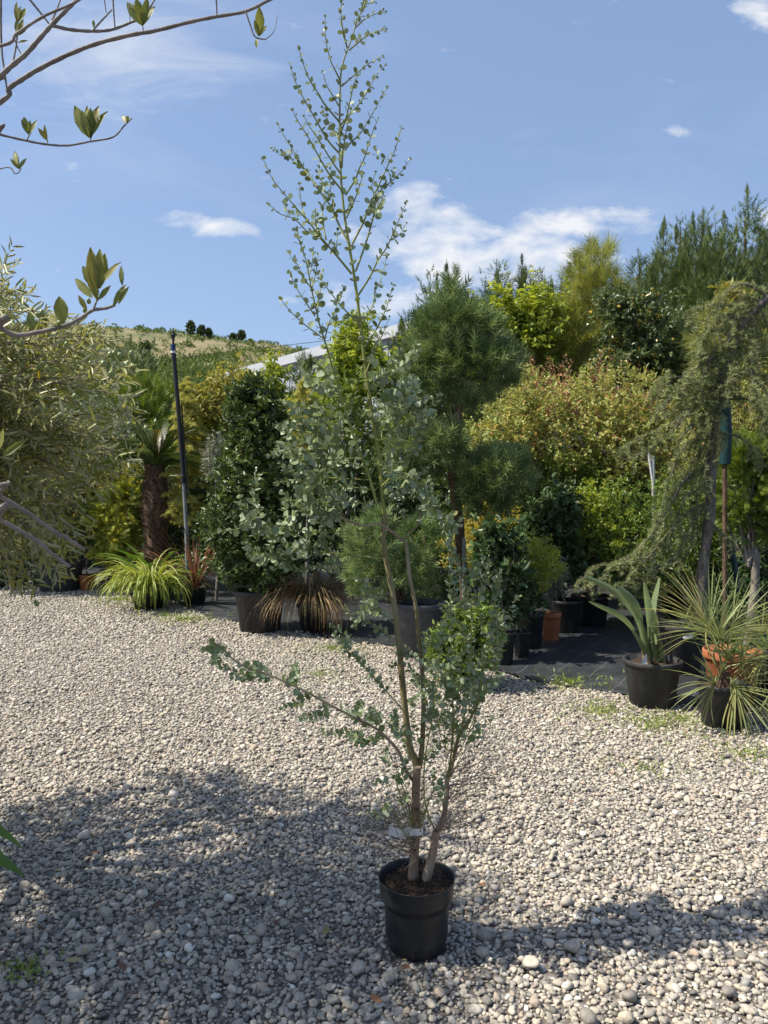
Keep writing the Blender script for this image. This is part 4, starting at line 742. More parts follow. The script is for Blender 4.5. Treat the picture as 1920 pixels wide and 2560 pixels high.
# big grey pot with shrub
r, c, d = potted('grey_tub_shrub', 'broad dark shrub in a large grey plastic tub', 'potted shrub', 150, 1482, 122, .46, 'pot_grey'); q = lambda px, py, dd=0: at(px, py, d + dd)
plant('x', '', '', c, ell([(q(150, 1330), (.7, .6, .32)), (q(120, 1230), (.65, .6, .5)), (q(175, 1120), (.5, .5, .5))]), T_LANCE, .075, .02, M['olive_leaf'], ncl=150, ntw=6, nl=9, sig=.10, tl=.2, trunk=q(150, 1300), tr=.05, root=r)
g = ground(20, 1475); r = plant('dark_shrub', 'low dark shrub beside the large grey tub', 'shrub', g, ell([(g + [0, .3, .45], (.8, .5, .5)), (g + [-.6, .4, .7], (.7, .5, .7))]), T_OVAL, .07, .035, M['camellia'], ncl=110, ntw=6, nl=8, sig=.1, tl=.14, tr=.03)
# sago palm
def cycad():
    g = ground(392, 1492); g[2] = 0; d = g[1]; r = thing('sago_palm', 'sago palm with thick shaggy brown trunk and stiff fronds', 'palm', g); zt = at(392, 1165, d)[2]; mb = MB(); zz = np.linspace(0, zt, 16); rad = .165 + .025 * np.sin(zz * 6) - .02 * zz / zt
    tube(mb, np.stack([np.full(16, g[0]), np.full(16, d), zz], 1), rad, sides=20); part(mb, 'trunk', M['brown'], r, True)
    n = 1500; a = RNG.uniform(0, 6.283, n); z = RNG.uniform(0, zt, n); o = np.stack([np.cos(a), np.sin(a), np.zeros(n)], 1); P = o * (np.interp(z, zz, rad) - .01)[:, None] + [g[0], d, 0]; P[:, 2] = z; mb = MB(); place(mb, T_DIA, P, o + [0, 0, .7] + rv(n) * .25, o * .5 + rv(n) * .2 + [0, 0, -.2], RNG.uniform(.05, .09, n), RNG.uniform(.02, .04, n), RNG.random(n)); part(mb, 'leaf_bases', M['brown'], r, kind='stuff')
    for k in range(34):
        a = RNG.uniform(0, 6.283); e = RNG.uniform(.25, 1.4); L = RNG.uniform(.6, .95); p0 = np.array([g[0], d, zt - .03]); h = np.array([math.cos(a), math.sin(a), 0]); pts = [p0]; p = p0.copy()
        for i in range(8): ee = e - .9 * ((i + .5) / 8) ** 1.5; p = p + (h * math.cos(ee) + np.array([0, 0, math.sin(ee)])) * L / 8; pts.append(p.copy())
        c = curve(pts, 30); mb = tube(MB(), c[::3], .007, .003, 4); T = nrm(np.gradient(c, axis=0)); s = nrm(np.cross(T, [0, 0, 1.])); up = np.cross(s, T); v = 1. if RNG.random() < .1 else RNG.random() * .6
        for sg in (-1, 1): place(mb, T_DIA, c[4:], T[4:] * .7 + s[4:] * sg * .8 + up[4:] * .45, up[4:] + .1, .15 * np.sin(np.linspace(.5, 2.9, 26)) + .03, .009, np.full(26, v))
        part(mb, 'frond', M['cycad'], r)
cycad()
# sprinkler pole
def sprinkler():
    d = 10.4; b = ground(470, HOR + 3077 / d); t = at(433, 872, d); r = thing('sprinkler_pole', 'tall black irrigation pole with a blue fitting and sprinkler on top', 'sprinkler', b); m_ = at(458, 1180, d)
    part(tube(MB(), [b, at(466, 1330, d), m_], .027, .025, 10), 'conduit', M['conduit'], r, True); part(tube(MB(), [m_ - [0, .02, .15], m_, at(444, 1000, d), t], .032, .03, 10), 'pole', M['pipe'], r, True)
    part(tube(MB(), [m_ + [.05, -.03, -.35], m_ + [.045, -.02, 0], at(447, 1010, d) + [.035, 0, 0]], .012, .012, 8), 'hose', M['pipe'], r, True)
    part(tube(MB(), [t + [0, 0, -.02], t + [.002, 0, .06]], .033, .033, 10), 'fitting', M['blue'], r, True); part(tube(MB(), [t + [0, 0, -.06], t + [0, 0, -.03]], .037, .037, 10), 'clip', M['tape'], r, True); mb = tube(MB(), [t + [.002, 0, .05], t + [.002, 0, .13], t + [.0, 0, .18], t + [.0, 0, .21]], np.array([.014, .016, .034, .02]), sides=8); tube(mb, [t + [-.03, 0, .20], t + [.05, 0, .19]], .012, .007, 6); tube(mb, [t + [0, 0, .2], t + [0, 0, .25]], .018, .008, 8); part(mb, 'sprinkler_head', M['pipe'], r)
    part(tube(MB(), curve([at(424, 1190, d), at(440, 1188, d - .1), at(458, 1188, d - .03)], 8), .004, .004, 5), 'string', M['string'], r)
sprinkler()
# right-hand row
def bird():
    x, y, R = gpot(1630, 1776, 143); r = thing('paddle_leaf_plant', 'upright paddle-leaved plant with cut stems in a weathered black pot', 'potted plant', (x, y, 0)); pot(r, x, y, R, .335, 'pot_dusty', base=.76); c = np.array([x, y, .30]); d = y
    c6 = lambda a, b, dd=0: at(1400 + a / 2.91, 1100 + b / 2.91, d + dd)
    def paddle(b, l0, l1, tip, w, dd, flip=1, stalk=.015, roll=.0):
        B, A0, A1, Tp = c6(*b), c6(*l0, dd * .6), c6(*l1, dd), c6(*tip, dd * 1.2); C = curve([B, A0, A1, Tp], 26); mb = tube(MB(), C[:12], np.linspace(stalk * 1.7, stalk * .7, 12), sides=7); part(mb, 'leaf_stalk', M['strel'], r, True)
        m = C[9:]; n = len(m); T = nrm(np.gradient(m, axis=0)); vd = nrm(m - np.array([0, 0, CH])); s = nrm(np.cross(T, vd)); nn = np.cross(s, T); t = np.linspace(0, 1, n); ww = w * np.sin(np.clip(t * .93 + .05, 0, 1) * math.pi) ** .6; ca, sa = math.cos(roll), math.sin(roll); s2 = s * ca + nn * sa; n2 = nn * ca - s * sa
        V = np.stack([m - s2 * ww[:, None] + n2 * (ww * .45)[:, None], m - s2 * (ww * .5)[:, None] + n2 * (ww * .12)[:, None], m, m + s2 * (ww * .5)[:, None] + n2 * (ww * .12)[:, None], m + s2 * ww[:, None] + n2 * (ww * .45)[:, None]], 1).reshape(-1, 3); mb = MB().add(V, [[5 * i + j, 5 * i + j + 1, 5 * i + j + 6, 5 * i + j + 5] for i in range(n - 1) for j in range(4)], RNG.random()); part(mb, 'leaf', M['strel'], r, True)
    paddle((650, 1600), (560, 1430), (440, 1290), (210, 1175), .022, -.25, roll=.5); paddle((640, 1600), (570, 1330), (430, 1130), (185, 990), .028, .1, roll=.2); paddle((650, 1590), (600, 1360), (540, 1190), (420, 1060), .032, -.1, roll=-.2); paddle((680, 1600), (650, 1400), (640, 1240), (610, 1030), .028, -.05, roll=.5); paddle((690, 1600), (670, 1420), (690, 1330), (670, 1230), .03, -.12, roll=-.3); paddle((720, 1600), (690, 1350), (665, 1210), (720, 1000), .036, .18, roll=.9); paddle((740, 1600), (720, 1460), (700, 1380), (690, 1330), .02, -.1)
    mb = MB()
    for k in range(9):
        px = 610 + k * 18; p = c6(px, 1640, RNG.uniform(-.05, .05)); tube(mb, [p, p + [RNG.normal(0, .008), 0, .05], p + [RNG.normal(0, .015), 0, RNG.uniform(.08, .17)]], .022, .012, 6)
    part(mb, 'cut_stems', M['dry'], r); mb = MB(); p = c6(600, 1600, -.08); V = [p + [-.03, 0, -.04], p + [.035, 0, -.04], p + [.035, .01, .05], p + [.01, .0, .02], p + [-.01, 0, -.01]]; mb.add(V, [[0, 1, 2, 3]]); mb.add(V, [[0, 3, 4]]); part(mb, 'plant_label', M['tape'], r)
    part(tube(MB(), curve([c6(810, 1590, -.02), c6(815, 1500), c6(860, 1440), c6(1000, 1385, .15)], 14), .0045, .0045, 6), 'hose', M['pipe'], r)
bird()
def fan_palm(label, xc, yb, w, H, heads, mat='pot_black', group=None):
    x, y, R = gpot(xc, yb, w); r = thing('fan_palm', label, 'potted palm', (x, y, 0), group); pot(r, x, y, R, H, mat, base=.8); c = np.array([x, y, H * .92])
    mb = MB(); tube(mb, [c - [0, 0, .05], c + [0, 0, .1]], .05, .035, 10); part(mb, 'trunk', M['brown'], r)
    for (hx, hy, dd, L, n, spread, v, ax) in heads:
        h = at(hx, hy, y + dd); st = curve([c + [0, 0, .05], (c + h) / 2 + [RNG.normal(0, .03), 0, .05], h], 8); mb = tube(MB(), st, .008, .0045, 5, var=v); A = nrm(np.array(ax, float)); e1 = nrm(np.cross(A, [0.1, 1, .2])); e2 = np.cross(e1, A)
        n = int(n * 1.4)
        for k in range(n):
            th = -spread + 2 * spread * k / (n - 1); dv = A * math.cos(th) + e1 * math.sin(th) + e2 * RNG.normal(.12, .22); blade(mb, h, dv, L * (.72 + .28 * math.cos(th * .6)) * RNG.uniform(.85, 1.1), .0105, RNG.uniform(.05, .7), 6, np.clip(v + RNG.normal(0, .12), 0, .99), 0, .35)
        part(mb, 'frond', M['palm'], r)
    return r
fan_palm('spiky green fan palm in a black pot beside the orange terracotta tub', 1808, 1827, 127, .285,
         [(1795, 1590, -.05, .42, 22, 1.5, .35, (.1, -.25, 1)), (1775, 1575, .1, .46, 20, 1.25, .6, (-.75, .2, .7)), (1830, 1575, .05, .42, 20, 1.3, .3, (.6, -.1, .8)), (1800, 1600, -.15, .40, 18, 1.5, .25, (.25, -.9, .45)), (1790, 1710, -.16, .34, 16, 1.4, .5, (-1, -.35, -.1)), (1825, 1715, -.18, .38, 16, 1.4, .45, (.7, -.6, -.2)), (1838, 1720, -.2, .42, 12, 1.0, .7, (.35, -.7, -.75)), (1850, 1660, -.1, .36, 18, 1.4, .35, (.9, -.2, .3)), (1815, 1650, -.12, .34, 18, 1.5, .3, (.3, -.7, .5)), (1765, 1560, .12, .5, 8, .5, .98, (-.8, .1, .9))])
x, y, R = gpot(1828, 1774, 138); r = thing('terracotta_tub', 'large orange terracotta tub behind the fan palm', 'pot', (x, y, 0)); pot(r, x, y, R, .40, 'terracotta', rim=.16)
strap_plant(r, (x, y, .35), 10, .35, .03, 1.0, M['dark_strap'], (.6, 1.4), .05)
fan_palm('yellow-green fan palm leaning in past the terracotta tub', 1990, 1800, 120, .30, [(1905, 1590, .1, .34, 16, 1.3, .9, (-.5, -.4, .6)), (1915, 1640, 0, .3, 14, 1.2, .8, (-.8, -.4, -.3)), (1960, 1560, 0, .4, 16, 1.4, .7, (.1, -.2, 1)), (1925, 1730, -.1, .35, 8, .6, .5, (-.1, -.5, -.9))])
def small(name, label, cat, xc, yb, w, H, mat, blobs, T, Lf, Wf, lm, ncl=40, ntw=5, nl=7, sig=.05, tl=.1, parts=0, tr=.012, bark='bark', group=None, **kw):
    r, c, d = potted(name, label, cat, xc, yb, w, H, mat, group, **({'rim': .2} if mat == 'terracotta' else {})); bl = [(at(px, py, d + dd), rr) for px, py, dd, rr in blobs]
    return plant(name, label, cat, c, ell(bl), T, Lf, Wf, M[lm], ncl=ncl, ntw=ntw, nl=nl, sig=sig, tl=tl, parts=parts, tr=tr, bark=bark, root=r, trunk=(c + bl[0][0]) / 2, **kw)
small('leafy_shrub', 'low leafy green shrub in a black pot behind the eucalyptus', 'potted shrub', 1160, 1724, 84, .24, 'pot_black', [(1165, 1610, 0, (.27, .25, .2)), (1190, 1560, 0, (.2, .2, .16)), (1140, 1640, -.05, (.2, .2, .15))], T_OVAL, .06, .022, 'mid', ncl=90, ntw=6, nl=8, droop=-.15, parts=200)
small('camellia', 'dark camellia-like shrub in a black pot next to the low leafy shrub', 'potted shrub', 1258, 1668, 62, .30, 'pot_black', [(1240, 1400, .2, (.24, .22, .22)), (1248, 1340, .2, (.18, .18, .2)), (1265, 1480, .1, (.2, .2, .24))], T_OVAL, .085, .042, 'camellia', ncl=60, ntw=4, nl=6, parts=150)
small('young_magnolia', 'small dark-leaved sapling in the narrow black pot by the camellia-like shrub', 'potted plant', 1305, 1648, 46, .25, 'pot_black', [(1310, 1500, .0, (.16, .16, .14)), (1290, 1455, 0, (.12, .12, .14))], T_OVAL, .075, .04, 'camellia', ncl=22, ntw=3, nl=5, parts=80)
small('grey_green_shrub', 'upright shrub with narrow grey-green leaves in a ribbed black pot', 'potted shrub', 1325, 1628, 72, .36, 'pot_black', [(1310, 1430, .1, (.24, .22, .22)), (1345, 1400, .1, (.22, .2, .24))], T_LANCE, .05, .012, 'goldgreen', ncl=60, ntw=6, nl=8, parts=0)
small('orange_pot_shrub', 'small shrub with pale tips in an orange terracotta pot', 'potted plant', 1377, 1606, 51, .30, 'terracotta', [(1380, 1440, .05, (.17, .17, .15)), (1365, 1470, .0, (.12, .12, .1))], T_LANCE, .05, .013, 'grey', ncl=30, ntw=5, nl=8)
small('tall_camellia', 'tall dark glossy-leaved shrub in a wide black pot', 'potted shrub', 1412, 1587, 86, .36, 'pot_black', [(1385, 1390, .1, (.30, .28, .36)), (1400, 1290, .1, (.28, .26, .30)), (1370, 1320, .1, (.26, .25, .28)), (1420, 1440, .1, (.24, .24, .22))], T_OVAL, .09, .043, 'camellia', ncl=130, ntw=5, nl=6, parts=300, sig=.06)
small('staked_shrub', 'staked young shrub in the broad black pot on the fabric', 'potted shrub', 1476, 1572, 98, .36, 'pot_black', [(1460, 1380, .2, (.24, .24, .34)), (1450, 1290, .3, (.22, .22, .26))], T_OVAL, .07, .034, 'camellia', ncl=60, ntw=5, nl=6, tr=.016)
small('round_leaf_shrub', 'small grey-green rounded shrub in a black pot behind the paddle-leaved plant', 'potted shrub', 1672, 1548, 78, .34, 'pot_black', [(1668, 1400, .1, (.4, .3, .26)), (1700, 1360, .3, (.35, .3, .3)), (1630, 1390, .2, (.3, .3, .2))], T_OVAL, .045, .022, 'grey', ncl=110, ntw=6, nl=7)
x, y, R = gpot(1703, 1692, 116); r = thing('empty_black_tub', 'wide black tub with a torn label behind the paddle-leaved plant', 'pot', (x, y, 0)); pot(r, x, y, R, .42, 'pot_dusty', base=.78); mb = MB(); th = np.linspace(-1.9, -1.45, 7); V = [[x + (R * .945) * math.cos(t), y + (R * .945) * math.sin(t), zz] for t in th for zz in (.33, .372)]; mb.add(V, [[2 * i, 2 * i + 2, 2 * i + 3, 2 * i + 1] for i in range(6)]); part(mb, 'torn_label', M['tape'], r); strap_plant(r, (x, y, .36), 8, .3, .02, 1.0, M['mid'], (.8, 1.4), .08)
x, y, R = gpot(1925, 1745, 110); r = thing('edge_pot', 'black pot half hidden behind the fan palm fronds', 'pot', (x, y, 0)); pot(r, x, y, R, .36, 'pot_black'); strap_plant(r, (x, y, .3), 14, .35, .03, 1.2, M['dark_strap'], (.5, 1.4), .07)
# pine pot and pine with cloud pads
def pine_pads():
    r, c, d = potted('cloud_pine', 'topiary pine with rounded needle pads on a bare brown trunk', 'pine tree', 1165, 1598, 90, .36, 'pot_black'); d -= .5; q = lambda px, py, dd=0: at(px, py, d + dd)
    tr = curve([c, q(1160, 1440, .45), q(1152, 1390, .3), q(1147, 1300, .1), q(1132, 1180), q(1143, 1090), q(1146, 1000), q(1140, 900)], 26); part(tube(MB(), tr, np.interp(np.linspace(0, 1, 26), [0, .5, 1], [.055, .05, .028]), sides=10), 'trunk', M['brown'], r, True)
    pads = [((q(1150, 915), (.57, .5, .30)), 330), ((q(1140, 830), (.40, .38, .30)), 190), ((q(1075, 900), (.28, .3, .24)), 80), ((q(1130, 770), (.16, .16, .22)), 40), ((q(1070, 1120, -.1), (.34, .32, .22)), 130), ((q(1030, 1160), (.28, .28, .18)), 80), ((q(1240, 1190, -.15), (.34, .32, .24)), 150), ((q(1215, 1245, -.1), (.26, .26, .14)), 70)]
    mb = MB(); limbs(mb, tr[-3], [q(1060, 900), q(1230, 920), q(1190, 850), q(1090, 840), q(1130, 740), q(1150, 860, -.3), q(1150, 860, .3)], .018, .006); limbs(mb, q(1140, 1150), [q(1060, 1130), q(1040, 1160)], .02, .008); limbs(mb, q(1138, 1220), [q(1240, 1190, -.1), q(1215, 1240)], .022, .008); part(mb, 'limbs', M['brown'], r, True)
    for (ce, ra), n in pads:
        f = ell([(ce, ra)]); C1, O1 = f(int(n * 1.0), .84); C2, O2 = f(int(n * .45), .3); C = np.vstack([C1, C2]); O = np.vstack([O1, O2]); D = O * 1.1 + np.array([0, 0, .6]) + rv(len(C)) * .2; L = RNG.uniform(.13, .20, len(C)); mb = place(MB(), T_PINE, C - nrm(D) * .05, D, rv(len(C)), L, L, np.concatenate([RNG.random(len(C1)), np.zeros(len(C2))])); part(mb, 'needle_pad', M['pine'], r, kind='stuff')  # inner shoots get the darkest tone: shade between shoots put into the colour
    C = np.array([q(1130 + RNG.normal(0, 10), 740 - k * 9) for k in range(7)]); mb = place(MB(), T_PINE, C, rv(7) * .2 + [0, 0, 1], rv(7), .13, .13, RNG.random(7)); part(mb, 'leader_shoot', M['pine'], r, kind='stuff')
    part(tube(MB(), [q(1160, 1345, .05), q(1160, 1560, .05)], .018, .018, 8), 'stake', M['conduit'], r)
pine_pads()
# low pine bush behind the eucalyptus trunk
def pine_bush(name, label, base, blobs, n, mat, L=.13, T=T_PINE, tr=.03, up=.5, group=None, trunk_h=None, bark='brown', cat='pine tree'):
    r = thing(name, label, cat, base, group); f = ell(blobs); C, O = f(n, .5); D = O * .9 + np.array([0, 0, up]) + rv(n) * .3; Ls = L * RNG.uniform(.75, 1.25, n); part(place(MB(), T, C - nrm(D) * L * .4, D, rv(n), Ls, Ls, RNG.random(n)), 'needles', M[mat], r, kind='stuff')
    mb = MB(); top = np.asarray(blobs[-1][0]); tube(mb, curve([base, (np.asarray(base) + top) / 2 + RNG.normal(0, .04, 3), top], 10), tr, tr * .4, 8); limbs(mb, base + (top - base) * .4, C[:12], tr * .4, tr * .1); limbs(mb, base + (top - base) * .7, C[12:22], tr * .35, tr * .1); part(mb, 'trunk', M[bark], r, True); return r
g = np.array([*gpot(1050, 1647, 132)[:2], 0]); d = g[1]; LOWP = pine_bush('low_pine', 'bushy low pine with bright green needles in a big grey pot', g, [(at(935, 1430, d), (.30, .30, .25)), (at(925, 1365, d), (.27, .28, .24)), (at(1020, 1430, d + .2), (.26, .28, .22)), (at(940, 1310, d + .2), (.18, .2, .17))], 430, 'pine', .13); _x, _y, _R = gpot(1050, 1647, 132); pot(LOWP, _x, _y, _R, .50, 'pot_grey', base=.82)
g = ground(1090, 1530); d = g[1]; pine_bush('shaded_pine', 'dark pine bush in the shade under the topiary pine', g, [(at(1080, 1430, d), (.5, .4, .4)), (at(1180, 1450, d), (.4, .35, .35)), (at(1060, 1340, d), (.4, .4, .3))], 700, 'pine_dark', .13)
# ------------------------------------------------------------------ weeping cedar, junipers and props on the right
def cedar_tufts(TW, P, D, L, nn, hang=.6):
    """collect rosettes along drooping twigs"""
    out = []
    for p, dd, l in zip(P, D, L):
        e = p + dd * l + np.array([0, 0, -hang * l]); c = curve([p, p + dd * l * .6, e], 6); tube(TW, c, .0025, .0012, 3, cap=False); m = max(3, int(l / .016)); t = np.linspace(0, 5, m); i = np.minimum(t.astype(int), 4); out.append(c[i] + (c[i + 1] - c[i]) * (t - i)[:, None])
    return np.concatenate(out)
def weeping_cedar():
    d = 6.55; b = ground(1742, HOR + 3077 / d); b[2] = 0; r = thing('weeping_cedar', 'weeping blue cedar with a bent grey trunk and drooping needled boughs', 'tree', b); q = lambda px, py, dd=0: at(px, py, d + dd)
    tr = curve([b, q(1752, 1500), q(1760, 1400), q(1775, 1280), q(1778, 1180), q(1782, 1100), q(1795, 1010), q(1815, 930), q(1832, 880), q(1852, 820), q(1885, 778), q(1925, 745), q(1990, 735), q(2060, 770)], 50); part(tube(MB(), tr, np.interp(np.linspace(0, 1, 50), [0, .15, 1], [.058, .044, .032]) * (1 + .07 * np.sin(np.arange(50) * 1.3)), sides=12), 'trunk', M['cedar_bark'], r, True)
    BR, TW = MB(), MB(); A, Bd = [], []
    def bough(pts, r0=.012):
        c = curve(pts, 24); tube(BR, c, r0, .003, 5, cap=False); L = np.linalg.norm(np.diff(c, axis=0), axis=1).sum(); n = int(L / .022); t = RNG.uniform(1.5, 22.9, n); i = t.astype(int); p = c[i] + (c[i + 1] - c[i]) * (t - i)[:, None]; A.append(p); T = nrm(c[i + 1] - c[i]); s = rv(n) * [1, 1, .5]; s -= T * np.sum(s * T, 1, keepdims=True); Bd.append(nrm(nrm(s) + T * .5))
    E = [[(1795, 1005), (1738, 1017), (1670, 1088), (1620, 1125), (1565, 1150)], [(1800, 985), (1730, 960), (1690, 975), (1650, 1030)], [(1825, 900), (1760, 905), (1720, 950), (1700, 1020)], [(1850, 830), (1780, 830), (1740, 880), (1725, 960)], [(1880, 780), (1810, 760), (1770, 800), (1760, 870)], [(1925, 745), (1860, 710), (1810, 740), (1790, 800)], [(1785, 1100), (1720, 1110), (1680, 1180), (1650, 1290)], [(1780, 1170), (1720, 1190), (1660, 1290), (1600, 1370), (1520, 1430), (1478, 1472)], [(1778, 1250), (1710, 1290), (1640, 1370), (1580, 1440), (1537, 1496)], [(1775, 1250), (1730, 1310), (1690, 1390), (1640, 1420), (1590, 1470)], [(1780, 1310), (1800, 1330), (1830, 1360), (1845, 1385)], [(1800, 1000), (1870, 1000), (1910, 1040), (1930, 1120)], [(1815, 930), (1880, 930), (1915, 980), (1925, 1060)], [(1860, 810), (1880, 860), (1890, 920), (1895, 1000)], [(1900, 770), (1925, 830), (1930, 900)], [(1785, 1080), (1840, 1090), (1880, 1120), (1900, 1170)], [(1800, 990), (1770, 1040), (1750, 1120), (1735, 1200)], [(1790, 1040), (1740, 1060), (1700, 1100), (1690, 1150)], [(1830, 880), (1800, 930), (1780, 1000), (1765, 1060)], [(1780, 1150), (1750, 1200), (1740, 1280), (1730, 1350)], [(1840, 850), (1790, 870), (1765, 930), (1755, 1000)], [(1890, 770), (1840, 800), (1820, 860), (1850, 760)], [(1810, 950), (1760, 960), (1720, 1010), (1690, 1080)], [(1870, 795), (1800, 800), (1760, 850), (1740, 900)], [(1905, 755), (1860, 745), (1825, 780), (1800, 850)], [(1780, 1200), (1720, 1240), (1690, 1300), (1670, 1380)]]
    E += [[(1840, 860), (1825, 880), (1815, 950), (1810, 1020)], [(1860, 810), (1845, 840), (1840, 920), (1838, 1000)], [(1900, 760), (1885, 790), (1880, 870), (1870, 950)], [(1815, 930), (1800, 960), (1795, 1040), (1790, 1110)], [(1880, 780), (1865, 800), (1850, 870), (1835, 930)], [(1790, 1050), (1775, 1090), (1765, 1160), (1760, 1230)]]
    for e in E:
        for rep in range(2 if RNG.random() < .5 else 1):
            dt = RNG.uniform(-.35, .35) if rep else RNG.uniform(-.15, .1); j = 0 if rep == 0 else 22; bough([q(px + RNG.normal(0, j) * (k > 0), py + RNG.normal(0, j) * (k > 0), dt * k / (len(e) - 1)) for k, (px, py) in enumerate(e)], .012 if rep == 0 else .007)
    A = np.concatenate(A); Bd = np.concatenate(Bd); ok = RNG.random(len(A)) < .95; A, Bd = A[ok], Bd[ok]; P = cedar_tufts(TW, A, Bd, RNG.uniform(.03, .10, len(A)), 0, .6); n = len(P); print('cedar tufts', n)
    L = RNG.uniform(.026, .042, n); part(place(MB(), T_CEDAR, P, rv(n) * .6 + [0, 0, .6], rv(n), L, L, RNG.random(n)), 'needles', M['cedar'], r, kind='stuff'); part(BR, 'boughs', M['cedar_bark'], r, True); part(TW, 'twigs', M['twig'], r)
weeping_cedar()
def conifer_mass(name, label, cat, base, blobs, n, mat, L=.14, tr=.03, up=.6, group=None, T=T_SPRAY, W=None, fill=.5):
    r = thing(name, label, cat, base, group); C, O = ell(blobs)(n, fill); D = O + np.array([0, 0, up]) + rv(n) * .35; Ls = L * RNG.uniform(.7, 1.3, n); part(place(MB(), T, C - nrm(D) * L * .5, D, rv(n), Ls, Ls * .85, np.clip(RNG.beta(2, 2, n), 0, 1)), 'foliage', M[mat], r, kind='stuff')
    mb = MB(); top = np.asarray(blobs[0][0]); tube(mb, curve([base, (base + top) / 2 + RNG.normal(0, .04, 3), top], 8), tr, tr * .6, 8); limbs(mb, base + (top - base) * .55, C[:16], tr * .4, tr * .1); part(mb, 'trunk', M['bark'], r, True); return r
g = ground(1865, HOR + 3077 / 7.2); d = g[1]; conifer_mass('juniper', 'golden-green juniper on a bare stem right of the weeping cedar', 'shrub', g, [(at(1880, 1230, d), (.42, .35, .36)), (at(1925, 1140, d), (.36, .3, .3)), (at(1850, 1150, d), (.2, .22, .22)), (at(1930, 1290, d), (.35, .35, .3))], 2300, 'juniper', .12, .045)
mb = MB(); 
for zz in (1405, 1450): p = at(1865, zz, d - .08); tube(mb, curve([p + [-.06, .06, 0], p + [-.05, -.02, .01], p + [.05, -.02, 0], p + [.06, .06, 0]], 12), .004, .004, 5)
rr = [o for o in COL.objects if o.name == 'juniper'][0]; part(mb, 'green_tie', M['teal'], rr)
# teal stake cover and white stakes
d = 6.9; b = ground(1812, HOR + 3077 / d); r = thing('teal_tree_guard', 'dark teal plastic tree guard hanging beside the cedar trunk', 'tree guard', b); mb = MB(); tube(mb, [at(1812, 1160, d), at(1816, 1080, d), at(1812, 1008, d)], .052, .05, 10); part(mb, 'guard', M['teal'], r, True); part(tube(MB(), [b, at(1812, 1150, d)], .02, .02, 8), 'stake', M['brown'], r)
mb = MB(); tube(mb, [at(1822, 1365, d), at(1835, 1400, d), at(1845, 1480, d)], .03, .02, 8); part(mb, 'strip', M['teal'], r, True)
for k, (a, bb) in enumerate((((1621, 1129), (1633, 1210)), ((1633, 1140), (1634, 1215)))):
    d = 8.6; g = ground(bb[0] + 2, HOR + 3077 / d); r = thing('white_stake', ['leaning white plastic stake among the rusty shrubs', 'upright white plastic stake among the rusty shrubs'][k], 'stake', g); part(tube(MB(), [g, at(*bb, d), at(*a, d)], .017, .015, 8), 'rod', M['white_stake'], r, True)
# ------------------------------------------------------------------ middle and back rows
def std_tree(label, px, dep, crown, n, L=.05, W=.022, mat='rust', tr=.03, parts=0, name='crape_myrtle', group=None, **kw):
    g = ground(px, HOR + 3077 / dep); TP, TD = [], []; crown = [(a, b + (26 if mat == 'pink' else 14), dd, rr) for a, b, dd, rr in crown]
    for a, b, dd, rr in crown:
        c = at(a, b, dep + dd)
        for _ in range(7):
            u = nrm(RNG.normal(0, .55, 3) * [1, 1, .2] + [0, 0, 1]); s = c + u * np.array(rr) * .9; dv = nrm(u * .5 + [0, 0, 1] + RNG.normal(0, .2, 3)); ln = RNG.uniform(.10, .30); m = int(ln / .022); f = np.linspace(0, 1, m)[:, None]; TP.append(s + dv * ln * f); TD.append(nrm(RNG.normal(0, 1, (m, 3)) * [1, 1, .3]) * .8 + dv * .6)
    kw['tops'] = (np.concatenate(TP), np.concatenate(TD))
    return plant(name, label, 'tree', g, ell([(at(a, b, dep + dd), rr) for a, b, dd, rr in crown]), T_OVAL, L, W, M[mat], ncl=n, ntw=6, nl=8, sig=kw.pop('sig', .10), tl=kw.pop('tl', .16), tr=tr, bark=kw.pop('bark', 'brown'), parts=parts, group=group, trunk=at(px, kw.pop('fork', 1180), dep), nlimb=kw.pop('nlimb', 26), **kw)
std_tree('wide rusty-green shrub tree right of the topiary pine', 1320, 10.2, [(1290, 1060, 0, (.62, .6, .42)), (1225, 1110, -.1, (.45, .45, .36)), (1370, 1020, .1, (.5, .5, .40)), (1370, 1130, 0, (.5, .5, .3)), (1290, 980, 0, (.35, .35, .3))], 150, fork=1260, droop=-.1, mat='rustg', L=.06, W=.028, sig=.12)
std_tree('rusty-green shrub tree with ochre leaves left of the weeping cedar', 1560, 10.0, [(1530, 1040, 0, (.55, .55, .46)), (1600, 1000, .1, (.45, .5, .40)), (1570, 1130, 0, (.55, .5, .32)), (1475, 970, .3, (.35, .4, .25)), (1630, 1080, 0, (.4, .4, .4))], 160, fork=1240, L=.06, W=.028, sig=.12)
std_tree('brownish shrub tree with reddish tips behind the two rusty ones', 1470, 11.2, [(1440, 985, 0, (.8, .5, .30)), (1350, 985, 0, (.5, .5, .26)), (1560, 985, 0, (.6, .5, .26)), (1395, 940, 0, (.16, .2, .2)), (1500, 935, 0, (.14, .2, .2)), (1590, 945, 0, (.14, .2, .2)), (1330, 945, 0, (.13, .2, .2))], 110, mat='pink', fork=1150, up=1.2, L=.055, W=.022)
std_tree('rusty shrub tree behind the weeping cedar', 1840, 9.0, [(1830, 1080, 0, (.6, .5, .5)), (1900, 1000, 0, (.5, .5, .4)), (1760, 1120, 0, (.45, .4, .4))], 120, fork=1250)
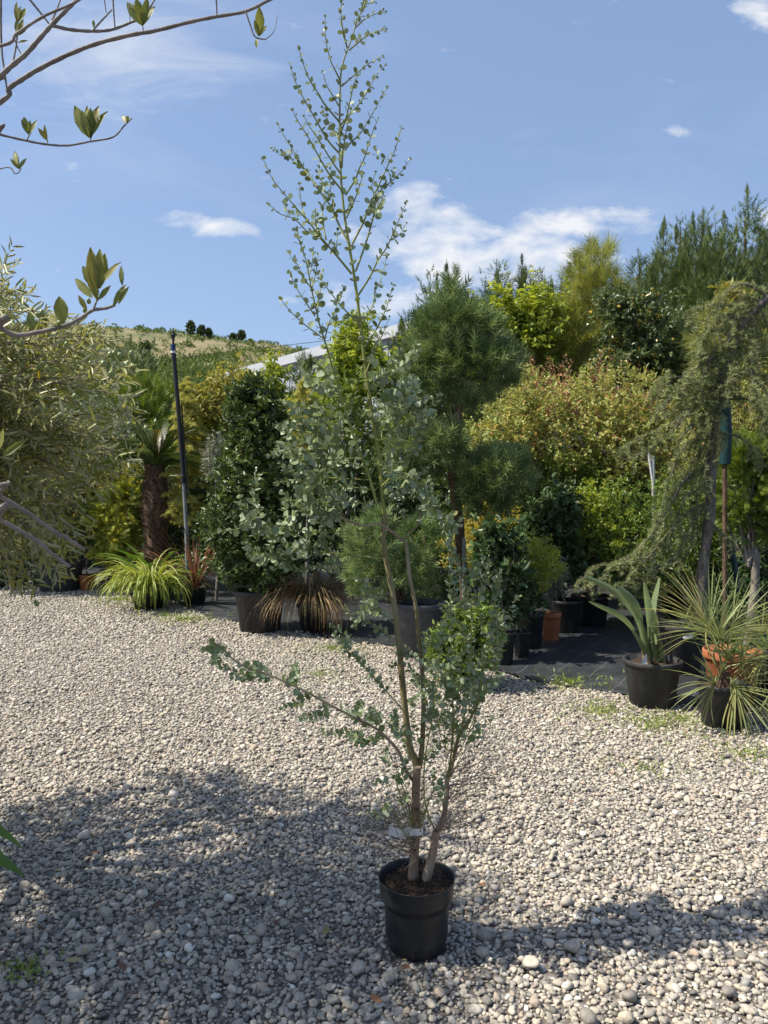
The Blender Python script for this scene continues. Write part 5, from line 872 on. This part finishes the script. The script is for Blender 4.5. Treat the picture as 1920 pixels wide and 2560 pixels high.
def sh(label, px, dep, crown, n, T=T_OVAL, L=.05, W=.024, mat='mid', name='shrub', cat='shrub', **kw):
    g = ground(px, HOR + 3077 / dep); return plant(name, label, cat, g, ell([(at(a, b, dep + dd), rr) for a, b, dd, rr in crown]), T, L, W, M[mat], ncl=n, ntw=kw.pop('ntw', 6), nl=kw.pop('nl', 8), sig=kw.pop('sig', .09), tl=kw.pop('tl', .13), tr=kw.pop('tr', .025), **kw)
sh('bright yellow-leaved shrub glowing below the topiary pine', 1210, 8.9, [(1205, 1330, 0, (.36, .35, .34)), (1235, 1290, 0, (.3, .3, .25)), (1175, 1380, 0, (.25, .25, .25))], 90, L=.045, W=.02, mat='yshrub', name='yellow_shrub')
sh('yellow-green shrub beside the staked shrub', 1500, 8.7, [(1495, 1290, 0, (.32, .3, .32)), (1510, 1370, 0, (.4, .35, .34)), (1475, 1250, 0, (.18, .2, .18))], 100, L=.045, W=.02, mat='ytree', name='yellow_green_shrub')
sh('fresh green bushy shrub under the rusty shrub tree', 1590, 8.5, [(1580, 1270, 0, (.42, .35, .42)), (1600, 1400, 0, (.5, .4, .36)), (1550, 1350, .2, (.4, .4, .4))], 130, mat='mid', L=.045, W=.018)
sh('green shrub filling in behind the weeping cedar trunk', 1750, 8.8, [(1700, 1330, 0, (.5, .4, .45)), (1790, 1380, 0, (.5, .4, .5)), (1720, 1250, 0, (.4, .4, .4)), (1830, 1300, 0, (.4, .4, .4))], 170, mat='mid', L=.045, W=.02)
sh('dark shrub behind the juniper stem', 1900, 8.4, [(1880, 1420, 0, (.5, .4, .4)), (1940, 1320, 0, (.5, .4, .5)), (1850, 1480, 0, (.4, .4, .3))], 130, mat='camellia', L=.06, W=.03)
sh('dark green hedge-like shrub behind the tall dark camellia-like shrub', 1330, 10.2, [(1300, 1320, 0, (.5, .4, .5)), (1400, 1280, 0, (.6, .4, .5)), (1350, 1200, 0, (.6, .4, .4)), (1440, 1200, 0, (.5, .4, .4))], 170, mat='mid', L=.055, W=.025)
sh('shadowy shrub deep behind the topiary pine', 1060, 10.6, [(1000, 1330, 0, (.7, .5, .6)), (1100, 1280, 0, (.8, .5, .6)), (1040, 1180, 0, (.7, .5, .6)), (900, 1300, 0, (.6, .5, .6))], 170, mat='laurel', L=.06, W=.03)
# left middle
sh('bronze-yellow leaved shrub behind the black sprinkler pole', 545, 12.0, [(540, 1000, 0, (.45, .4, .4)), (580, 960, .2, (.4, .4, .3)), (510, 1040, 0, (.4, .4, .35)), (545, 1100, 0, (.5, .4, .5))], 130, mat='bronze', L=.075, W=.034, name='bronze_shrub')
sh('small grey dome shrub peeping out left of the laurel cone', 540, 10.6, [(540, 1150, 0, (.20, .2, .26)), (545, 1120, 0, (.16, .16, .2))], 80, T=T_SPRAY, L=.06, W=.05, mat='grey', sig=.03, tl=.05, nl=2, name='grey_dome')
sh('olive-yellow leaved shrub left of the sago palm', 300, 12.2, [(280, 1200, 0, (.55, .5, .32)), (340, 1190, 0, (.4, .4, .3)), (230, 1230, 0, (.5, .4, .35))], 130, mat='bronze', L=.06, W=.026)
sh('dark green shrub behind the sago palm', 440, 12.0, [(470, 1300, 0, (.6, .4, .6)), (400, 1240, 0, (.5, .4, .6)), (500, 1200, 0, (.5, .4, .5))], 150, mat='camellia', L=.07, W=.03)
sh('silver-grey olive bush deep behind the front olive', 170, 12.6, [(175, 1110, 0, (.8, .5, .6)), (60, 1050, 0, (.8, .5, .7)), (260, 1060, 0, (.6, .5, .5))], 170, T=T_LANCE, mat='grey', L=.07, W=.016, name='silver_bush')
sh('dark olive bush at the far left', 30, 11.4, [(10, 1230, 0, (.9, .5, .7)), (90, 1300, 0, (.7, .5, .5)), (-60, 1100, 0, (.9, .5, .8))], 200, T=T_LANCE, mat='olive_leaf', L=.07, W=.017)
for k, (px, dep, hgt, mt, lb) in enumerate([(30, 15, 2.6, 'mid', 'tall background shrub behind the dark olive bush'), (220, 15.5, 2.4, 'camellia', 'background shrub behind the silver-grey bush'), (400, 14.5, 2.7, 'mid', 'background shrub behind the sago palm crown'), (560, 14, 2.6, 'laurel', 'background shrub behind the bronze-yellow one'), (700, 13.2, 2.5, 'mid', 'background shrub right behind the laurel cone'), (830, 13, 2.4, 'camellia', 'dark background shrub behind the golden-yellow conifer'), (960, 13.4, 2.6, 'mid', 'background shrub between eucalyptus and topiary pine'), (1090, 13, 2.7, 'laurel', 'background shrub behind the topiary pine trunk'), (1230, 12.5, 2.5, 'mid', 'background shrub behind the bright yellow one'), (1370, 12.5, 2.6, 'laurel', 'background shrub behind the wide rusty shrub tree'), (1500, 12.4, 2.6, 'mid', 'background shrub behind the brownish shrub tree'), (1640, 11.8, 2.6, 'camellia', 'background shrub behind the white stakes'), (1780, 11.2, 2.5, 'mid', 'background shrub behind the teal tree guard'), (1910, 10.8, 2.5, 'laurel', 'background shrub behind the juniper')]):
    g = ground(px, HOR + 3077 / dep); plant('tall_shrub', lb, 'shrub', g, ell([(g + [0, 0, hgt * .3], (.75, .5, hgt * .3)), (g + [.1, 0, hgt * .7], (.7, .5, hgt * .32)), (g + [-.35, .1, hgt * .5], (.6, .5, hgt * .36))]), T_OVAL, .10, .045, M[mt], ncl=190, ntw=6, nl=6, sig=.13, tl=.18, tr=.03, fill=.45)
def deodar(label, px, dep, ytop, ybot, R, mat, trunk='bark', nlev=20, dense=1.0, name='golden_cedar', size=1.0):
    g = ground(px, HOR + 3077 / dep); zt = at(px, ytop, dep)[2]; zb = at(px, ybot, dep)[2]; r = thing(name, label, 'conifer', g); mb = MB(); tube(mb, curve([g, g + [.02, 0, zb * .6], [g[0], g[1], zt]], 10), .035, .005, 7); part(mb, 'trunk', M[trunk], r, True)
    P, TW = [], MB()
    for k in range(int(nlev * 5)):
        t = RNG.random() ** .85; z = zb + (zt - zb) * t; a = RNG.uniform(0, 6.283); L = R * (1 - t) ** .8 * RNG.uniform(.65, 1.1) + .05; h = np.array([math.cos(a), math.sin(a), 0]); p = np.array([g[0], g[1], z]); c = curve([p, p + h * L * .5 + [0, 0, .10 * L], p + h * L + [0, 0, -.10 * L]], 14); tube(TW, c, .006, .002, 4, cap=False)
        n = int(L / .012 * dense); i = RNG.uniform(1, 12.9, n); j = i.astype(int); q_ = c[j] + (c[j + 1] - c[j]) * (i - j)[:, None]; s = np.cross(h, [0, 0, 1.]); off = RNG.normal(0, .26, n) * L * (1 - .75 * i / 13); P.append(q_ + s * off[:, None] + np.array([0, 0, -.25]) * np.abs(off)[:, None]); P.append(q_)
    P = np.concatenate(P); n = len(P); L = RNG.uniform(.03, .05, n) * size; part(place(MB(), T_CEDAR, P, rv(n) * .5 + [0, 0, .7], rv(n), L, L, RNG.random(n)), 'needles', M[mat], r, kind='stuff'); part(TW, 'branches', M[trunk], r)
deodar('small golden-yellow conifer glowing right of the laurel cone', 766, 10.3, 945, 1130, .36, 'gold', nlev=14, size=1.35)
deodar('golden-green feathery cedar behind the black sprinkler pole', 470, 11.4, 945, 1320, .60, 'gold', nlev=24, dense=.7, size=1.35)
part(tube(MB(), [ground(748, 1500), at(748, 1115, 10.2)], .025, .022, 8), 'stake', M['conduit'], thing('grey_stake', 'thin grey stake below the golden-yellow conifer', 'stake', ground(748, 1500)))
# conifers / shrubs in the centre gap
sh('upright green feathery conifer left of the topiary pine', 880, 10.8, [(880, 1010, 0, (.40, .4, .5)), (840, 1080, 0, (.5, .4, .5)), (900, 1120, 0, (.5, .4, .5)), (800, 1180, 0, (.5, .4, .5))], 150, T=T_SPRAY, L=.12, W=.1, mat='juniper', nl=2, name='green_conifer', cat='conifer', up=1.0)
sh('young yellow-green tree with drooping leaves behind the eucalyptus', 880, 11.6, [(885, 890, 0, (.42, .5, .42)), (850, 980, 0, (.4, .5, .35)), (930, 940, 0, (.4, .45, .36)), (885, 820, 0, (.26, .28, .2))], 170, T=T_LANCE, L=.10, W=.034, mat='ytree', droop=-.5, name='camphor_tree', cat='tree', parts=0)
sh('small yellow-green tree poking up behind the laurel cone', 685, 12.4, [(688, 925, 0, (.14, .2, .22)), (678, 975, 0, (.26, .3, .2)), (730, 1030, 0, (.4, .35, .25))], 55, T=T_LANCE, L=.09, W=.032, mat='ytree', droop=-.5, name='small_camphor_tree', cat='tree')
def spire(label, px, dep, ytop, R, mat='cypress', n=2600, L=.22, group=None, name='cypress_tree', ybot=1150, tr=.06, p=.75, leaders=6):
    g = ground(px, HOR + 3077 / dep); zt = at(px, ytop, dep)[2]; zb = at(px, ybot, dep)[2]; S = cone(g, zb, zt, R, p); r = thing(name, label, 'conifer', g, group); nb = n // 9; C, O = S(nb, .62)
    P = []; D = []
    for c, o in zip(C, O):
        dr = nrm(o * .8 + np.array([0, 0, .9]) + RNG.normal(0, .2, 3)); k = 9; t = np.linspace(-.16, .2, k) * min(R, 1.1) * RNG.uniform(.6, 1.2); lat = rv(k); lat -= dr * (lat @ dr)[:, None]; f_ = np.linspace(1, 0, k)[:, None]; P.append(c + dr * t[:, None] + lat * .15 * min(R, 1.1) * (.35 + f_)); D.append(dr * 1.0 + nrm(lat) * .6 * (.4 + f_) + rv(k) * .3 + [0, 0, .25])
    ax = np.linspace(zt - .45 * R, zt, 14); P.append(np.stack([np.full(14, g[0]), np.full(14, g[1]), ax], 1)); D.append(rv(14) * .35 + [0, 0, 1.]); P = np.concatenate(P); D = np.concatenate(D); 
    for _ in range(leaders):
        t_ = RNG.uniform(.3, .85); a_ = RNG.uniform(0, 6.283); rr_ = R * (1 - t_) ** p * .75; b_ = np.array([g[0] + rr_ * math.cos(a_), g[1] + rr_ * math.sin(a_), zb + (zt - zb) * t_]); h_ = .22 * (zt - zb) * RNG.uniform(.6, 1.1); kk = 90; s_ = RNG.random(kk) ** .8; o_ = nrm(rv(kk) * [1, 1, 0]); P = np.vstack([P, b_ + np.stack([np.zeros(kk), np.zeros(kk), s_ * h_], 1) + o_ * (.20 * R * (1 - s_))[:, None] * RNG.random((kk, 1))]); D = np.vstack([D, o_ * (.7 * (1 - s_))[:, None] + [0, 0, .8]])
    m_ = len(P); Ls = L * RNG.uniform(.55, 1.15, m_)
    part(place(MB(), T_SPF, P, D, rv(m_), Ls, Ls * .8, RNG.beta(2, 2, m_)), 'foliage', M[mat], r, kind='stuff'); mb = tube(MB(), [g, [g[0], g[1], (zb + zt) / 2], [g[0], g[1], zt - .2]], tr, tr * .2, 8); limbs(mb, np.array([g[0], g[1], zb + .2 * (zt - zb)]), C[:14], tr * .3, tr * .08); part(mb, 'trunk', M['brown'], r, True); return r
spire('small dark conifer in front of the grey warehouse wall', 765, 13.5, 890, .55, n=3000, L=.15)
spire('dark conifer rising right of the eucalyptus top below the cloud', 1090, 16, 690, 1.0, n=6000, L=.19); spire('slim dark conifer left of the topiary pine head', 1020, 15, 790, .7, n=3600, L=.18)
for px, yt, R, lb in [(1240, 668, 1.0, 'dark spiky cypress just right of the topiary pine head'), (1180, 735, .8, 'short dark cypress behind the topiary pine head'), (1310, 672, .7, 'narrow dark cypress top above the yellow-green tree'), (1350, 690, .7, 'small dark cypress next to the fluffy yellow pine'), (1440, 640, 1.1, 'dark cypress behind the fluffy yellow pine'), (1590, 630, .8, 'thin pale-tipped cypress in the gap between pine and tall hedge'), (1400, 700, 1.0, 'low dark cypress left of the fluffy yellow pine')]: spire(lb, px, 19 + RNG.uniform(-1, 1), yt, R, n=6000, L=.20, group=None, ybot=1080)
for px, yt, R, lb in [(1690, 560, 1.9, 'broad dark cypress at the left end of the tall hedge row'), (1745, 545, 1.5, 'tall dark cypress in the middle of the hedge row'), (1850, 520, 1.9, 'tallest dark cypress of the hedge row'), (1910, 575, 1.7, 'dark cypress at the right end of the hedge row'), (1790, 590, 1.6, 'dark cypress between the two tallest of the hedge row'), (1655, 660, 1.2, 'lower dark cypress beside the hedge row')]: spire(lb, px, 17 + RNG.uniform(-.8, .8), yt, R, n=12500, L=.19, ybot=1100, p=.75, tr=.09, leaders=16)
# yellow-green tree, fluffy pine, holly
sh('bright yellow-green leafy tree right of the topiary pine head', 1290, 13, [(1270, 800, 0, (.65, .5, .42)), (1350, 780, 0, (.5, .5, .36)), (1220, 830, 0, (.4, .4, .3)), (1310, 870, 0, (.7, .5, .5)), (1240, 900, 0, (.5, .5, .4)), (1090, 850, .6, (.35, .35, .4))], 230, T=T_LANCE, L=.12, W=.042, mat='ytree', droop=-.4, name='yellow_green_tree', cat='tree', sig=.12, tr=.05)
g = ground(1480, HOR + 3077 / 13); pine_bush('fluffy_pine', 'fluffy yellow-green long-needled pine rising above the rusty shrubs', g, [(at(1420, 870, 13), (.55, .5, .5)), (at(1490, 850, 13), (.6, .5, .6)), (at(1400, 800, 13), (.42, .4, .3)), (at(1500, 750, 13), (.48, .45, .5)), (at(1475, 690, 13), (.38, .38, .45)), (at(1490, 640, 13), (.26, .26, .3)), (at(1480, 950, 13), (.6, .5, .4))], 820, 'ypine', .22, T_PINEL, .06, .6, bark='bark')
g = ground(1860, HOR + 3077 / 10.5); pine_bush('pale_pine', 'pale yellow-green long-needled pine behind the weeping cedar', g, [(at(1820, 880, 10.5), (.4, .4, .35)), (at(1880, 960, 10.5), (.45, .4, .5)), (at(1790, 830, 10.5), (.25, .25, .25)), (at(1900, 870, 10.5), (.3, .3, .4))], 420, 'ypine', .22, T_PINEL, .05, .3)
sh('dark glossy holly-like tree with a few yellow leaves', 1600, 11.6, [(1590, 800, 0, (.62, .5, .45)), (1650, 860, 0, (.55, .5, .5)), (1560, 900, 0, (.5, .5, .45)), (1680, 930, 0, (.42, .4, .4)), (1540, 770, 0, (.3, .3, .3)), (1640, 760, 0, (.28, .28, .28))], 230, mat='holly', L=.07, W=.032, name='holly_tree', cat='tree', tr=.05, parts=0)
sh('small shrub of yellow-brown leaves above the weeping cedar shoulder', 1825, 9.2, [(1828, 745, 0, (.16, .16, .18)), (1810, 790, 0, (.16, .16, .16))], 24, mat='bronze', L=.10, W=.04, name='yellowing_tree', cat='tree', sig=.05, ntw=4, nl=5)
# left background trees
for px, dep, yt, R, lb, mt, n in [(330, 22, 860, 1.3, 'dark pine standing at the foot of the hill left of the pole', 'cypress', 2600), (560, 24, 890, 1.2, 'green conifer between the bronze shrub and the hill', 'hillbush', 2400), (500, 26, 930, 1.4, 'pale green young pine left of the warehouse', 'hillbush', 2200), (390, 17, 955, 1.1, 'light green fluffy pine behind the front olive', 'juniper', 2600), (345, 16, 970, .9, 'light green young pine beside the dark pine', 'juniper', 2200), (640, 22, 945, 1.0, 'bushy conifer at the warehouse corner', 'hillbush', 2200), (455, 30, 900, 1.6, 'rounded conifer on the lower slope', 'hillbush', 2200), (250, 26, 900, 1.8, 'broad conifer behind the olive crown', 'hillbush', 2400), (120, 24, 890, 2.0, 'wide conifer hidden behind the olive crown', 'hillbush', 2400)]: spire(lb, px, dep, yt, R, mt, n * 2, .26, name='hill_foot_conifer', ybot=1120, p=.5)
# ------------------------------------------------------------------ warehouse, power line, hill
def warehouse():
    A = np.array([-9.6, 45.2, 0]); Bp = np.array([2.6, 28.6, 0]); d = nrm(Bp - A); nrm_ = np.array([d[1], -d[0], 0]); nrm_ = nrm_ if nrm_[1] < 0 else -nrm_; back = -nrm_ * 18; H = 7.95; r = thing('warehouse', 'pale grey metal-clad warehouse with a sloping roofline behind the trees', 'building', (A + Bp) / 2); L = np.linalg.norm(Bp - A)
    mb = MB(); P = [A, Bp, Bp + back, A + back]; V = [p + [0, 0, z] for z in (0, H) for p in P]; mb.add(V, [[0, 1, 5, 4], [1, 2, 6, 5], [2, 3, 7, 6], [3, 0, 4, 7]]); part(mb, 'wall', M['wallpanel'], r)
    n = int(L / 1.0)
    rib = None
    for i in range(n + 1):
        p = A + d * (L * i / n); m1 = MB(); e = d * .03; V = [p - e + nrm_ * .003, p + e + nrm_ * .003, p + e + nrm_ * .04, p - e + nrm_ * .04]; V = [v + [0, 0, z] for z in (0.1, H - .35) for v in V]; m1.add(V, [[0, 1, 5, 4], [1, 2, 6, 5], [2, 3, 7, 6], [3, 0, 4, 7]]); part(m1, 'wall_rib', M['wallpanel'], r)
    mb = MB(); o = nrm_ * .25; V = [A - d * .4 + o + [0, 0, H - .32], Bp + d * .4 + o + [0, 0, H - .32], Bp + d * .4 + o + [0, 0, H + .12], A - d * .4 + o + [0, 0, H + .12], A - d * .4 + back * .5 + [0, 0, H + 1.0], Bp + d * .4 + back * .5 + [0, 0, H + 1.0], A - d * .4 - o * .2 + [0, 0, H - .32], Bp + d * .4 - o * .2 + [0, 0, H - .32]]
    mb.add(V, [[0, 1, 2, 3], [3, 2, 5, 4], [6, 7, 1, 0]]); part(mb, 'roof', M['roof'], r)
warehouse()
mb = MB(); a, b = at(560, 880, 60), at(1120, 800, 60); tube(mb, curve([a - (b - a) * .6, a, (a + b) / 2 - [0, 0, .25], b, b + (b - a)], 20), .022, .022, 5); o = part(mb, 'power_line', M['pipe']); tag(o, 'thin dark power cable strung across the sky behind the warehouse', 'cable')
def ridge(x):   # hilltop height above ground at the ridge line, y = 230 m
    px = 960 + F * x / 230; return np.interp(px, [-2500, -900, 0, 230, 345, 430, 520, 620, 694, 760, 900, 1200, 2500, 4000], [52, 56, 50.5, 49.2, 48.6, 47.4, 46.2, 44.8, 44.0, 42.2, 38, 30, 22, 18])
def hz(x, y):
    t = np.clip((y - 62) / (230 - 62), 0, 1); s = t ** .9; back = np.clip((y - 230) / 250, 0, 1); return ridge(x) * s * (1 - back ** 2) + (1.2 * np.sin(x * .06 + y * .05) + .7 * np.sin(x * .17 - y * .11)) * np.clip((y - 62) / 40, 0, 1) * np.clip((222 - y) / 30, .15, 1) - .3
def hill():
    xs = np.linspace(-420, 420, 150); ys = np.concatenate([np.linspace(60, 260, 80), np.linspace(270, 480, 12)]); X, Y = np.meshgrid(xs, ys); n, k = X.shape; i = np.arange(n - 1)[:, None] * k + np.arange(k - 1)[None]; mb = MB().add(np.stack([X, Y, hz(X, Y)], -1).reshape(-1, 3), np.stack([i, i + 1, i + k + 1, i + k], -1).reshape(-1, 4)); o = part(mb, 'hill', M['hill'], smooth=True); tag(o, kind='structure'); o['label'] = 'dry grassy hillside dotted with scrub'
    n = 6500; y = 66 + 168 * RNG.random(n) ** .8; x = RNG.uniform(-.62, .25, n) * y - 5; dens = np.where(y < 150, 1, .85) * (.55 + .45 * np.sin(x * .05 + 1) * np.sin(y * .07)); ok = RNG.random(n) < dens; x, y = x[ok], y[ok]; n = len(x); z = hz(x, y); s = np.where(y < 150, RNG.uniform(.8, 2.2, n), RNG.uniform(.4, 1.3, n)); k = 28
    u = nrm(rv(n * k)); u[:, 2] = np.abs(u[:, 2]); S = np.repeat(s, k); P = np.repeat(np.stack([x, y, z - .1], 1), k, 0) + u * (S * RNG.uniform(.55, 1, n * k))[:, None] * [1, 1, 1.15]; v = np.clip(np.repeat(RNG.random(n), k) * .7 + RNG.random(n * k) * .3, 0, 1); mb = place(MB(), T_DIA, P, u + rv(n * k) * .6, rv(n * k), S * .62, S * .36, v); o = part(mb, 'hill_scrub', M['hillbush']); tag(o, 'low green scrub scattered over the dry hillside', kind='stuff')
hill()
for px, py, h, w, lb in [(480, 838, 4.2, 2.3, 'tallest dark pine standing on the hill ridge'), (506, 842, 3.4, 1.9, 'middle dark pine of the three on the ridge'), (525, 845, 2.7, 1.3, 'smallest dark pine of the three on the ridge'), (606, 856, 3.2, 1.9, 'lone dark pine on the right of the ridge'), (585, 860, 2.0, 1.6, 'low round bush beside the lone ridge pine'), (120, 826, 3.5, 2.2, 'dark pine on the ridge behind the olive crown'), (365, 880, 3.6, 2.4, 'dark pine half way up the hill right of the olive')]:
    y = 222.; 
    if px == 365: y = 170.
    x = (px - 960) / F * y; z = float(hz(np.array(x), np.array(y))); b = np.array([x, y, z]); r = thing('ridge_pine', lb, 'tree', b); n = 420; C, O = ell([(b + [0, 0, h * .62], (w * .5, w * .5, h * .38)), (b + [w * .1, 0, h * .8], (w * .32, w * .3, h * .25))])(n, .3); part(place(MB(), T_DIA, C, O + rv(n) * .6, rv(n), .75, .4, RNG.random(n)), 'crown', M['hillpine'], r, kind='stuff'); part(tube(MB(), [b - [0, 0, .3], b + [0, 0, h * .6]], .14, .09, 6), 'trunk', M['brown'], r)
# ------------------------------------------------------------------ weeds, fallen leaves, blades at the left edge
for px, py, w, hgt, lb in [(470, 1552, .55, .05, 'green grass patch at the gravel edge before the red flax'), (415, 1540, .4, .04, 'thin weeds in the gravel below the strap clump'), (830, 1625, .6, .035, 'weeds on the gravel before the dry brown grass'), (800, 1690, .4, .025, 'sparse weed patch on the gravel left of the eucalyptus stems'), (1425, 1712, .45, .05, 'weed tuft along the edge of the black fabric'), (1500, 1780, .5, .04, 'creeping weeds in front of the weathered black pot'), (1640, 1815, .5, .04, 'creeping weeds between the weathered pot and the fan palm'), (1610, 1925, .28, .03, 'lone weed patch out on the sunny gravel'), (1870, 1888, .4, .035, 'weeds in front of the fan palm pot'), (1700, 1800, .4, .03, 'thin weeds beside the fan palm pot'), (300, 1500, .9, .03, 'thin dry weeds before the small grey pot'), (60, 2440, .10, .04, 'small weed tuft in the shaded gravel at the left edge')]:
    g = ground(px, py); n = int(1100 * w * w + 60); a = RNG.uniform(0, 6.283, n); q_ = w * np.abs(RNG.normal(0, .5, n)); P = np.stack([g[0] + q_ * np.cos(a) * 1.2, g[1] + q_ * np.sin(a), np.full(n, .012)], 1); P += rv(n) * [.02, .02, .002]; D = rv(n) * [.8, .8, .2] + [0, 0, .7]; o = part(place(MB(), T_DIA, P, D, rv(n) + [0, 0, .5], hgt * RNG.uniform(.5, 1.3, n), .006, RNG.random(n)), 'weeds', M['weed']); tag(o, lb, kind='stuff')
FL = [(1207, 2214, .032, .2, 'orange fallen leaf on the gravel right of the eucalyptus pot'), (938, 2500, .045, .12, 'curled brown fallen leaf in front of the eucalyptus pot'), (145, 2178, .03, .85, 'yellow fallen leaf in the left shade, upright between stones'), (212, 2376, .03, .9, 'small yellow fallen leaf in the shaded gravel'), (410, 2058, .03, .7, 'yellow-orange fallen leaf near the shade line'), (180, 2405, .045, .97, 'pale narrow fallen leaf beside the small yellow one'), (410, 2405, .025, .97, 'short pale fallen leaf in the shaded gravel'), (305, 2420, .055, .45, 'long brown fallen leaf lying in the shade'), (395, 2265, .045, .5, 'brown folded leaf among shaded stones'), (875, 2360, .03, .35, 'reddish brown fallen leaf left of the eucalyptus pot'), (235, 2135, .05, .5, 'pale brown oval leaf near the left shade edge'), (690, 2310, .035, .5, 'small brown leaf scrap in the dappled shade'), (1130, 1985, .03, .5, 'brown leaf scrap on the sunny gravel behind the pot'), (1430, 2005, .03, .1, 'tiny orange leaf scrap on sunny gravel'), (140, 1990, .05, .5, 'dark brown leaf at the top of the left shade'), (815, 2330, .05, .97, 'straw-coloured blade of dry leaf on the stones'), (1015, 2420, .03, .45, 'dark leaf scrap under the pot edge'), (1715, 1830, .03, .3, 'reddish leaf scrap before the fan palm')]
for px, py, L, v, lb in FL:
    g = ground(px, py, .03); mb = MB(); a = RNG.uniform(0, 6.283); place(mb, T_LANCE, g[None] + [[-.5 * L * math.cos(a), -.5 * L * math.sin(a), .004]], np.array([[math.cos(a), math.sin(a), .12]]), np.array([[RNG.normal(0, .2), RNG.normal(0, .2), 1]]), L * 1.1, L * .52, np.array([v])); o = part(mb, 'fallen_leaf', M['fallen'], smooth=True); tag(o, lb, 'leaf', 'fallen leaves on the gravel')
n = 420; yy = RNG.uniform(2.25, 8, n); xx = RNG.uniform(-.52, .52, n) * yy; ok = yy < edge(xx) - .1; xx, yy = xx[ok], yy[ok]; n = len(xx); Ls = RNG.uniform(.008, .026, n); o = part(place(MB(), T_OVAL, np.stack([xx, yy, RNG.uniform(.014, .026, n)], 1), rv(n) * [1, 1, .15], rv(n) * .3 + [0, 0, 1], Ls, Ls * RNG.uniform(.2, .5, n), RNG.choice([.1, .4, .5, .5, .5, .97], n)), 'leaf_litter', M['fallen']); tag(o, 'tiny dry leaf scraps scattered over the gravel', kind='stuff')
for px, py, L, a, lb in [(620, 2050, .14, .2, 'thin dark twig at the edge of the shade'), (840, 2375, .09, 1.9, 'short dry twig left of the eucalyptus pot'), (690, 2290, .12, 1.3, 'grey dry twig standing among the stones'), (340, 2480, .12, .9, 'thin curved twig in the shaded gravel')]:
    g = ground(px, py, .034); h = np.array([math.cos(a), math.sin(a), .05]); o = part(tube(MB(), curve([g - h * L / 2, g + [.004, .006, .003], g + h * L / 2], 7), .0028, .0016, 5), 'dry_twig', M['twig']); tag(o, lb, 'twig', 'dry twigs on the gravel')
r = thing('dark_strap_plant', 'dark green strap leaves poking in at the left edge over the gravel', 'plant', (-1.66, 2.45, 0)); pot(r, -1.66, 2.45, .14, .25, 'pot_black')
c3 = lambda x, y, d: at(x / 2.37, 1900 + y / 2.37, d)
for seq, w in (([(-330, 520), (-160, 330), (0, 425), (70, 470), (140, 528)], .026), ([(-330, 560), (-170, 440), (0, 590), (90, 650), (152, 702)], .030), ([(-330, 560), (-200, 300), (-120, 380), (-60, 560)], .028), ([(-340, 560), (-420, 300), (-520, 420)], .028), ([(-340, 560), (-350, 200), (-380, 150)], .028)):
    m = curve([np.array([-1.66, 2.45, .24])] + [c3(*q_, 2.42) for q_ in seq[1:]], 16); n = 16; T = nrm(np.gradient(m, axis=0)); s = nrm(np.cross(T, [0.2, -.5, .8])); nn = np.cross(s, T); t = np.linspace(0, 1, n); ww = w * np.clip((1 - t) * 2.4, .03, 1)
    V = np.stack([m - s * ww[:, None] * .5 + nn * (ww * .2)[:, None], m, m + s * ww[:, None] * .5 + nn * (ww * .2)[:, None]], 1).reshape(-1, 3); part(MB().add(V, [[3 * i + j, 3 * i + j + 1, 3 * i + j + 4, 3 * i + j + 3] for i in range(n - 1) for j in (0, 1)], RNG.random()), 'leaf', M['dark_strap'], r, True)
